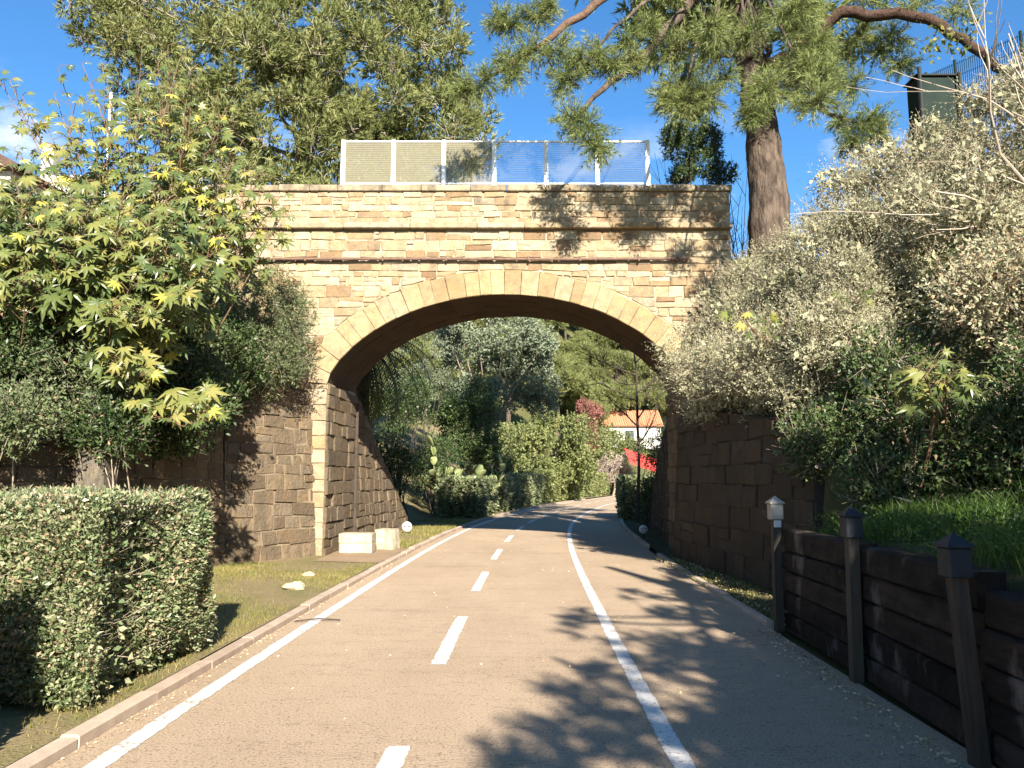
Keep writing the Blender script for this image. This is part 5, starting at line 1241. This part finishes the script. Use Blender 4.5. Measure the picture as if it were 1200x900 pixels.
def cover(hf, n, x0, x1, y0, y1, zmin, size, mat, label, ok=None, hh=.35):
    X, Y = rng.uniform(x0, x1, n), rng.uniform(y0, y1, n); Z = hf(X, Y); k = Z > zmin
    if ok is not None: k &= ok(X, Y)
    P = np.stack([X, Y, Z], 1)[k]; P[:, 2] += rng.uniform(0, hh, len(P)) * (.3 + .7 * (np.sin(P[:, 0] * 3.1) * np.sin(P[:, 1] * 2.7) > -.2)); m = len(P)
    V, F = leaf_quads(P, unit(rdir(m) + np.array([-.1, -.3, .5])), size * rng.uniform(.5, 1.3, m), size * .5 * rng.uniform(.7, 1.2, m)); tag(obj_fast('ground_cover', V, F, mat, origin=np.zeros(3)), label, 'ground cover', kind='stuff')
cover(right_h, 22000, 3.6, 9.5, 5.5, 16, 1.35, .075, 'dark_bush_leaf', 'low green creepers covering the right bank between the shrubs', lambda X, Y: (Y > 8.7) | (X > 4.9))
cover(right_h, 14000, 4.0, 9.5, 7.0, 16, 1.8, .07, 'saltbush_leaf', 'low silver growth covering the right bank between the shrubs')
cover(left_h, 16000, -14, -4.4, 9, 16, 1.5, .085, 'dark_bush_leaf', 'low green creepers covering the left bank under the castor plants')
cover(left_h, 12000, -9, -1, 19, 44, .5, .11, 'dark_bush_leaf', 'low creepers on the left slope beyond the arch')
# fallen leaves
def litter(P, size, label):
    n = len(P); V, F = leaf_quads(P, unit(rdir(n) * np.array([1, 1, .15])), size * rng.uniform(.5, 1.3, n), size * .55, fold=.1)
    tag(obj_fast('leaf_litter', V, F, 'litter', origin=np.zeros(3)), label, 'leaf litter', kind='stuff')
n = 1500; Y = rng.uniform(2.5, 15.8, n); X = np.where(Y < 8.5, np.interp(Y, [2.5, 8.5], [2.45, 2.8]) - rng.exponential(.10, n) - .03, rng.uniform(2.85, 3.5, n))
litter(np.stack([X, Y, np.full(n, .012) + (Y > 8.5) * .03], 1), .034, 'dry fallen leaves along the foot of the sleeper wall and right verge')
n = 300; Y = rng.uniform(4.2, 24, n); litter(np.stack([cx(Y) + rng.uniform(-1.8, 3.2, n), Y, np.full(n, .010)], 1), .024, 'scattered dry leaves on the tan asphalt')
n = 500; Y = rng.uniform(4, 15, n); litter(np.stack([kerb_left(Y) + .02 + rng.exponential(.035, n), Y, np.full(n, .010)], 1), .022, 'leaf debris gathered along the left kerb')
# foreground grit cracks are in the asphalt; a fallen twig by the kerb
tw = MB().tube([(-2.45, 8.9, .02), (-2.2, 9.0, .03), (-1.95, 8.98, .02)], .008, 5).build('fallen_twig', 'dark_twig'); tag(tw, 'dark fallen twig across the left edge line', 'twig')

# ------------------------------------------------------------------ beyond the arch
def tree(name, label, base, C, R, nt, tl, m, leaf, lmat, tmat='olive_wood', r=.14, group=None, up=.4):
    base = (base[0], base[1], ground_z(base[0], base[1]))
    root = empty(name, base, label, 'tree', group); C = np.array(C, float); R = np.array(R, float)
    if R.ndim == 1: R = np.repeat(R[:, None], 3, 1)
    A, B, D = clump_twigs(C, R, nt, tl, up, .35); P, DD = along(A, B, D, m); n = len(P)
    V, F = leaf_quads(P, unit(DD * .6 + rdir(n)), leaf[0] * rng.uniform(.6, 1.25, n), leaf[1] * rng.uniform(.7, 1.2, n)); obj_fast('crown', V, F, lmat, root)
    s = MB(); b = np.array(base, float); top = C.mean(0); fork = b + (top - b) * .45
    s.tube([b - np.array([0, 0, .1]), (b + fork) / 2 + np.array([.08, 0, 0]), fork], [r, r * .8, r * .65], 8)
    for i in range(0, len(C), max(1, len(C) // 9)): s.tube(wobble([fork, C[i]], 3, .1, gp), [r * .45, r * .35, r * .22, r * .1], 5)
    s.build('trunk', tmat, root); return root
def pxclumps(l, Y, jy=1.0):
    C = np.array([at(a, b, Y + gp.uniform(-jy, jy)) for a, b, r in l]); R = np.array([r / 900 * Y for a, b, r in l]); return C, R
def fill(poly, n, r0, r1):
    P = np.array(poly, float); out = []
    while len(out) < n:
        x, y = gp.uniform(P[:, 0].min(), P[:, 0].max()), gp.uniform(P[:, 1].min(), P[:, 1].max())
        if in_poly(x, y, P): out.append((x, y, gp.uniform(r0, r1)))
    return out
C, R = pxclumps(fill([(505, 420), (520, 360), (600, 340), (640, 400), (645, 450), (630, 490), (570, 500), (530, 470)], 42, 11, 22), 42, 2.0)
tree('silver_tree', 'silvery grey green round tree seen through the left half of the arch', (float(at(560, 500, 42)[0]), 42.5, 3.0), C, R, 5200, .6, 6, (.21, .09), 'silver_tree_leaf')
C, R = pxclumps(fill([(582, 520), (600, 490), (650, 480), (690, 500), (702, 545), (690, 570), (600, 575)], 40, 11, 20), 56, 2.5)
tree('bright_bush', 'bright yellow green bush behind the hedges in the middle of the arch', (float(at(640, 575, 58)[0]), 58, 0.8), C, R, 4600, .6, 6, (.22, .12), 'bright_bush_leaf')
C, R = pxclumps(fill([(515, 470), (560, 455), (585, 500), (590, 545), (530, 545)], 22, 10, 18), 38, 1.5)
tree('dark_tree', 'shaded dark green tree behind the prickly pear', (float(at(550, 560, 39)[0]), 39, 1.6), C, R, 2600, .5, 6, (.15, .08), 'dark_bush_leaf')
C, R = pxclumps(fill([(668, 505), (680, 475), (700, 480), (704, 520), (692, 535), (672, 530)], 18, 7, 11), 72, 1.5)
tree('red_bush', 'reddish brown bush in the middle distance left of the tiled house', (float(at(685, 545, 72)[0]), 72, 2.5), C, R, 1500, .6, 5, (.2, .1), 'red_bush_leaf')
C, R = pxclumps(fill([(698, 503), (750, 507), (752, 535), (700, 540)], 22, 8, 12), 84, 1.5)
tree('bright_bush', 'small bright green tree in front of the tiled house', (float(at(715, 545, 84)[0]), 84, 2.0), C, R, 1900, .6, 5, (.24, .13), 'bright_bush_leaf')
C, R = pxclumps(fill([(700, 545), (715, 533), (735, 540), (738, 562), (702, 565)], 14, 7, 10), 78, 1.2)
tree('bare_bush', 'pale leafless bush by the white wall at the end of the path', (float(at(718, 570, 78)[0]), 78, 0.5), C, R, 1000, .6, 5, (.2, .05), 'bare_bush_leaf')
# far slope and its pines
hx = np.linspace(-110, 130, 81); hy = np.linspace(52, 320, 68); Xg, Yg = np.meshgrid(hx, hy)
Zg = hill_f(Xg, Yg) - np.where(hill_f(Xg, Yg) < .3, .3, 0)
I = (np.arange(67)[:, None] * 81 + np.arange(80)[None]).ravel()
tag(obj_fast('hill', np.stack([Xg, Yg, Zg], 2).reshape(-1, 3), np.stack([I, I + 1, I + 82, I + 81], 1), 'field_ground', origin=np.zeros(3)), kind='structure')
def pine_proto(seed, H, W_):
    g = np.random.default_rng(seed); n = 34; d = unit(g.normal(size=(n, 3))); d[:, 2] = np.abs(d[:, 2]) * 1.0 - .25
    C = np.array([0, 0, H * .62]) + d * np.array([W_, W_, H * .36]) * g.uniform(.55, 1, (n, 1)); R = g.uniform(.9, 1.5, (n, 1)) * np.array([1, 1, .62])
    A, B, D = clump_twigs(C, R, 2600, .9, .45, .35); P = (A[:, None] + (B - A)[:, None] * np.linspace(.4, 1, 2)[None, :, None]).reshape(-1, 3); V, F = needles(P, np.repeat(D, 2, 0), 6, .46, .085)
    crown = mesh_fast('crown', V, F, 'far_pine_needle')
    s = MB().tube([(0, 0, -.6), (.15, 0, H * .35), (0, .1, H * .8)], [.28, .22, .08], 8)
    for i in range(0, n, 4): s.tube([(0.1, 0, H * .45), C[i] * .5 + np.array([0, 0, H * .25]), C[i]], [.1, .07, .03], 5)
    t = bpy.data.meshes.new('trunk'); t.from_pydata(s.v, [], s.f); t.update(); t.materials.append(MATS['pine_bark']); return crown, t
protos = [pine_proto(31, 9.5, 3.6), pine_proto(32, 8.0, 4.0), pine_proto(33, 10.5, 3.4)]
fp = []
for Y, x0, x1, n in ((78, -10, -1, 3), (88, -8, 6, 5), (97, -8, 10, 6), (106, -8, 34, 12), (116, -8, 38, 12), (127, -9, 42, 12), (139, -10, 46, 12)):
    for k in range(n): fp.append((x0 + (x1 - x0) * k / (n - 1) + gp.uniform(-1.2, 1.2), Y + gp.uniform(-3, 3), 'rounded sunlit pine among the pines covering the far slope'))
for i, (px, Y, lab) in enumerate(fp):
    cr_, tr_ = protos[i % 3]; zb = float(hill_f(px, Y)); s = .92 + .14 * gp.uniform(-1, 1)
    root = empty('pine_tree', (float(px), Y, zb), lab, 'tree', 'pines on the far slope')
    for nm, me in (('crown', cr_), ('trunk', tr_)):
        o = bpy.data.objects.new(nm, me); COL.objects.link(o); o.parent = root
    root.scale = (s, s, s); root.rotation_euler.z = gp.uniform(0, 6.28)
# houses at the end of the path
def house(name, label, x0, x1, y0, y1, z0, z1, rise, axis='x', windows=(), tile='terracotta'):
    root = empty(name, ((x0 + x1) / 2, (y0 + y1) / 2, z0), label, 'house')
    MB().box((x0, y0, z0 - 2), (x1, y1, z1)).build('walls', 'white_plaster', root)
    e = .35; xm, ym = (x0 + x1) / 2, (y0 + y1) / 2
    if axis == 'x':
        v = [(x0 - e, y0 - e, z1 + .01), (x1 + e, y0 - e, z1 + .01), (x1 + e, y1 + e, z1 + .01), (x0 - e, y1 + e, z1 + .01), (x0 - e, ym, z1 + rise), (x1 + e, ym, z1 + rise)]
        f = [(0, 1, 5, 4), (2, 3, 4, 5), (0, 4, 3), (1, 2, 5), (3, 2, 1, 0)]
    else:
        v = [(x0 - e, y0 - e, z1 + .01), (x1 + e, y0 - e, z1 + .01), (x1 + e, y1 + e, z1 + .01), (x0 - e, y1 + e, z1 + .01), (xm, y0 - e, z1 + rise), (xm, y1 + e, z1 + rise)]
        f = [(1, 2, 5, 4), (3, 0, 4, 5), (0, 1, 4), (2, 3, 5), (3, 2, 1, 0)]
    rf = MB().add(v, f).build('roof', tile, root)
    # rows of round tiles laid up the front slope
    t = MB(); k = 0
    if axis == 'x':
        x = x0 - e + .12
        while x < x1 + e: t.tube([(x, y0 - e - .02, z1 + .03), (x, ym, z1 + rise + .02)], .10, 5, cap=False); x += .30
    else:
        y = y0 - e + .12
        while y < y1 + e:
            t.tube([(x0 - e, y, z1 + .03), (xm, y, z1 + rise + .02)], .10, 5, cap=False); t.tube([(x1 + e, y, z1 + .03), (xm, y, z1 + rise + .02)], .10, 5, cap=False); y += .30
    tag(t.build('roof_tiles', tile, rf), kind='stuff')
    for (wx, wz, ww, wh) in windows:
        w = MB().box((wx - ww / 2 - .08, y0 - .05, wz - wh / 2 - .08), (wx + ww / 2 + .08, y0 - .003, wz + wh / 2 + .08)).build('window', 'green_paint', root)
        MB().box((wx - ww / 2, y0 - .062, wz - wh / 2), (wx + ww / 2, y0 - .052, wz + wh / 2)).build('pane', 'window_glass', w)
    return root
a, b = at(700, 500, 100), at(748, 520, 100)
house('tiled_house', 'white house with orange tiled roof at the end of the path', float(a[0]), float(b[0]) + 3, 100, 107, 3.0, float(a[2]), 2.4, 'x', [(float(at(718, 510, 100)[0]), float(a[2]) - 1.2, .9, 1.2), (float(at(738, 510, 100)[0]), float(a[2]) - 1.2, .9, 1.2)])
a, b = at(738, 482, 112), at(775, 500, 112)
house('upper_house', 'white house with red roof higher up behind the bare tree', float(a[0]), float(b[0]) + 4, 112, 119, 6.0, float(a[2]), 2.2, 'x', [(float(at(741, 495, 112)[0]) + .8, float(a[2]) - 1.6, 1.0, 1.6)])
a, b = at(738, 538, 74), at(768, 560, 74)
aw = empty('red_canopy', (float(a[0]), 74, 0), 'red sloping canopy over a white wall beyond the dark right hedge', 'canopy')
MB().add([(a[0], 74, a[2] - .3), (b[0] + 2, 74, b[2]), (b[0] + 2, 77.5, b[2] + 1.4), (a[0], 77.5, a[2] + 1.2), (a[0], 74, a[2] - .42), (b[0] + 2, 74, b[2] - .12), (b[0] + 2, 77.5, b[2] + 1.28), (a[0], 77.5, a[2] + 1.08)],
         [(0, 1, 2, 3), (7, 6, 5, 4), (0, 4, 5, 1), (1, 5, 6, 2), (2, 6, 7, 3), (3, 7, 4, 0)]).build('canopy_cloth', 'red_fabric', aw)
MB().box((a[0] + .4, 74.3, -.05), (b[0] + 2, 77.3, b[2] - .2)).build('wall', 'white_plaster', aw)
for xx in (a[0] + .15, b[0] - .5): MB().tube([(xx, 74.1, 0), (xx, 74.1, b[2] - .14)], .05, 8).build('pole', 'white_steel', aw)
a = at(700, 566, 92); ww_ = MB().box((a[0] - 1, 90, -.05), (a[0] + 4.2, 90.25, 1.75), .03); o = ww_.build('garden_wall', 'white_plaster'); tag(o, 'low white garden wall where the path disappears', 'wall')
# thin bare tree right of the arch opening
bt_ = at(748, 600, 29); bt_[2] = float(right_h(bt_[0], 29)) 
bare2 = empty('bare_tree', tuple(bt_), 'thin dark leafless tree just inside the right side of the arch', 'tree')
m = MB(); m.tube(wobble([bt_, at(748, 520, 29), at(747, 470, 29), at(745, 430, 29), at(742, 395, 29)], 3, .02, gb), [.065 - .003 * i for i in range(13)], 8); m.build('trunk', 'dark_twig', bare2)
m = MB(); tips = []
for (s, t) in (((747, 470), (715, 440)), ((747, 460), (790, 430)), ((746, 440), (705, 415)), ((745, 425), (770, 385)), ((748, 500), (720, 480)), ((748, 490), (775, 465)), ((746, 450), (700, 450)), ((748, 520), (775, 500))):
    p, q = at(*s, 29), at(*t, 29 + gb.uniform(-.6, .6)); d = q - p; branchy(gb, m, p, d / np.linalg.norm(d), np.linalg.norm(d), .035, 3, tips)
m.build('branches', 'dark_twig', bare2)
C, R = pxclumps(fill([(755, 530), (790, 500), (800, 590), (760, 605)], 14, 12, 18), 25.5, .8)
shrub('dark_shrub', 'black shaded shrub against the right wall just behind the arch', 'shrub', (4.5, 25.5, .3), C, R, 1500, .4, 5, (.08, .04), 'dark_bush_leaf', 'dark_twig')
# palm
pb = at(440, 400, 21.6) + np.array([-.45, 0, 0]); zp = ground_z(pb[0], 21.6)
palm = empty('palm_tree', (float(pb[0]), 21.6, zp), 'drooping date palm in the shade behind the left side of the arch', 'tree')
tc_ = np.array([pb[0], 21.6, 5.2])
MB().tube([(tc_[0], tc_[1], zp - .2), (tc_[0], tc_[1], 4.2), tuple(tc_)], [.34, .30, .33], 12).build('trunk', 'pine_bark', palm)
for i in range(44):
    a = i * 2.399 + gp.uniform(-.2, .2); el = math.radians(50 - i * 2.5); L = gp.uniform(2.6, 3.4); N = 16; pts = []; p = tc_ + np.array([0, 0, .2]); e = el
    for j in range(N):
        pts.append(p.copy()); p = p + np.array([math.cos(a) * math.cos(e), math.sin(a) * math.cos(e), math.sin(e)]) * L / N; e -= .11
    pts = np.array(pts); V = []; F = []
    s = MB().tube(pts, [.03 - .0016 * j for j in range(N)], 4, cap=False)
    for j in range(2, N):
        for k in range(2):
            t = pts[j] - pts[j - 1]; t /= np.linalg.norm(t); o_ = pts[j - 1] + (pts[j] - pts[j - 1]) * k / 2
            for sd in (-1, 1):
                side = np.cross(t, [0, 0, 1.0]); side /= np.linalg.norm(side) + 1e-6; d = side * sd * .8 + t * .6 + np.array([0, 0, -.25 + gp.uniform(-.15, .15)]); d /= np.linalg.norm(d); ll = .52 * math.sin(math.pi * min(.95, (j + 1) / (N + 1))) + .12; w = t * .022
                s.add([o_ - w, o_ + w, o_ + d * ll * .6 + w * .8, o_ + d * ll], [(0, 1, 2, 3)])
    s.build('frond', 'palm_leaf', palm)
# prickly pear and agave
def pad_mesh(var):
    g = random.Random(var); n = 10; V = []; F = []
    prof = [(0.0, 0.0), (.55, .14), (.95, .45), (1.0, .65), (.75, .9), (.0, 1.0)]
    for k in range(n):
        t = 2 * math.pi * k / n
        for r, h in prof[1:-1]: V.append((r * .42 * math.cos(t), .075 * math.sin(t), h + .03 * math.cos(2 * t)))
    b = len(V); V += [(0, 0, 0), (0, 0, 1.0)]
    for k in range(n):
        k2 = (k + 1) % n
        for j in range(3): F.append((k * 4 + j, k2 * 4 + j, k2 * 4 + j + 1, k * 4 + j + 1))
        F += [(b, k2 * 4, k * 4), (b + 1, k * 4 + 3, k2 * 4 + 3)]
    me = bpy.data.meshes.new('pad'); me.from_pydata(V, [], F); me.update(); me.materials.append(MATS['cactus_skin']); me.polygons.foreach_set('use_smooth', np.ones(len(F), dtype=bool)); return me
PM = pad_mesh(1)
def cactus(label, base, n, seed):
    g = random.Random(seed); root = empty('prickly_pear', base, label, 'cactus', 'prickly pears beyond the arch'); tips = [(Vector((g.uniform(-.7, .7), g.uniform(-.4, .4), 0)), Vector((0, 0, 1))) for _ in range(4)]
    for i in range(n):
        p, d = tips.pop(0) if i < 4 else tips.pop(g.randrange(len(tips)))
        d = (d + Vector((g.uniform(-.7, .7), g.uniform(-.4, .4), g.uniform(.1, .8)))).normalized(); s = g.uniform(.38, .55)
        q = d.to_track_quat('Z', 'Y') ; o = bpy.data.objects.new('pad', PM); COL.objects.link(o); o.parent = root
        o.matrix_local = Matrix.Translation(p) @ q.to_matrix().to_4x4() @ Matrix.Rotation(g.uniform(-.9, .9), 4, 'Z') @ Matrix.Scale(s, 4)
        e = p + d * s * .95; tips += [(e, d), (e, d)]
a = at(530, 560, 31); cactus('prickly pear cactus with broad pads above the first dark hedge', (float(a[0]), 32.6, float(left_h(a[0], 32.6)) - .05), 48, 4)
a = at(556, 560, 34); cactus('second prickly pear cactus between the hedge and the agave', (float(a[0]), 35.5, float(left_h(a[0], 35.5)) - .05), 40, 9)
a = at(585, 550, 37); ab = (float(a[0]), 38.5, float(left_h(a[0], 38.5)))
ag = empty('agave', ab, 'blue grey agave rosette behind the second hedge beyond the arch', 'plant')
for i in range(26):
    t = i * 2.399; el = math.radians(80 - i * 2.8); L = 1.5; d = np.array([math.cos(t) * math.cos(el), math.sin(t) * math.cos(el), math.sin(el)]); s_ = np.array([-math.sin(t), math.cos(t), 0]); b = np.array(ab) + d * .1 + np.array([0, 0, .6]); nrm = np.cross(s_, d)
    MB().add([b - s_ * .09, b + s_ * .09, b + d * L * .5 + s_ * .10, b + d * L, b + d * L * .5 - s_ * .10, b + d * L * .45 - nrm * .05], [(0, 1, 5), (1, 2, 5), (2, 3, 5), (3, 4, 5), (4, 0, 5), (4, 3, 2, 1, 0)]).build('leaf', 'agave_skin', ag)
# shrubs closing the slope behind the left wing wall
for i, (px, py, Y, rad, mt, lab) in enumerate([(470, 470, 29, (1.6, 1.2, 1.5), 'dark_bush_leaf', 'dark shrub behind the palm on the left slope'), (510, 540, 33, (1.5, 1.0, 1.2), 'dark_bush_leaf', 'low dark shrub on the left slope under the palm fronds'), (495, 420, 36, (2.2, 1.6, 2.2), 'silver_tree_leaf', 'grey green tree behind the palm beside the silvery tree'), (455, 540, 27, (1.3, 1.0, 1.0), 'dark_bush_leaf', 'dark ivy like shrub behind the left wing wall')]):
    c = at(px, py, Y); C, R = lumps(c, rad, 18, .6, 300 + i)
    shrub('slope_shrub', lab, 'shrub', (float(c[0]), Y, float(left_h(c[0], Y))), C, R, 1700, .4, 5, (.09, .045), mt, 'dark_twig', group='shrubs on the slope beyond the arch')
# house up on the left bank
hx1 = float(at(14, 190, 22)[0]); hz = float(at(28, 200, 22)[2])
house('bank_house', 'house corner with dark tiled eaves at the far left edge', hx1 - 9, hx1, 22, 30, 5.5, hz, 2.6, 'y', tile='shaded_tile')
a, b = at(48, 205, 24), at(108, 240, 24)
o = MB().box((a[0], 24, 5.0), (b[0], 24.3, a[2]), .02).build('terrace_wall', 'white_plaster'); tag(o, 'white terrace wall showing between the castor leaves', 'wall')
a = at(52, 190, 24.2); o = MB().box((a[0] - .2, 24.32, a[2] - 1.0), (a[0] + .2, 24.75, a[2] + .7), .02).build('chimney', 'white_plaster'); tag(o, 'pale chimney behind the castor leaves on the left', 'chimney')
a = at(121, 190, 24); o = MB().tube([(a[0], 24.2, 5.0), (a[0], 24.2, at(121, 105, 24)[2])], .045, 8).build('antenna_mast', 'white_steel'); tag(o, 'thin white mast rising behind the tall castor plant', 'mast')
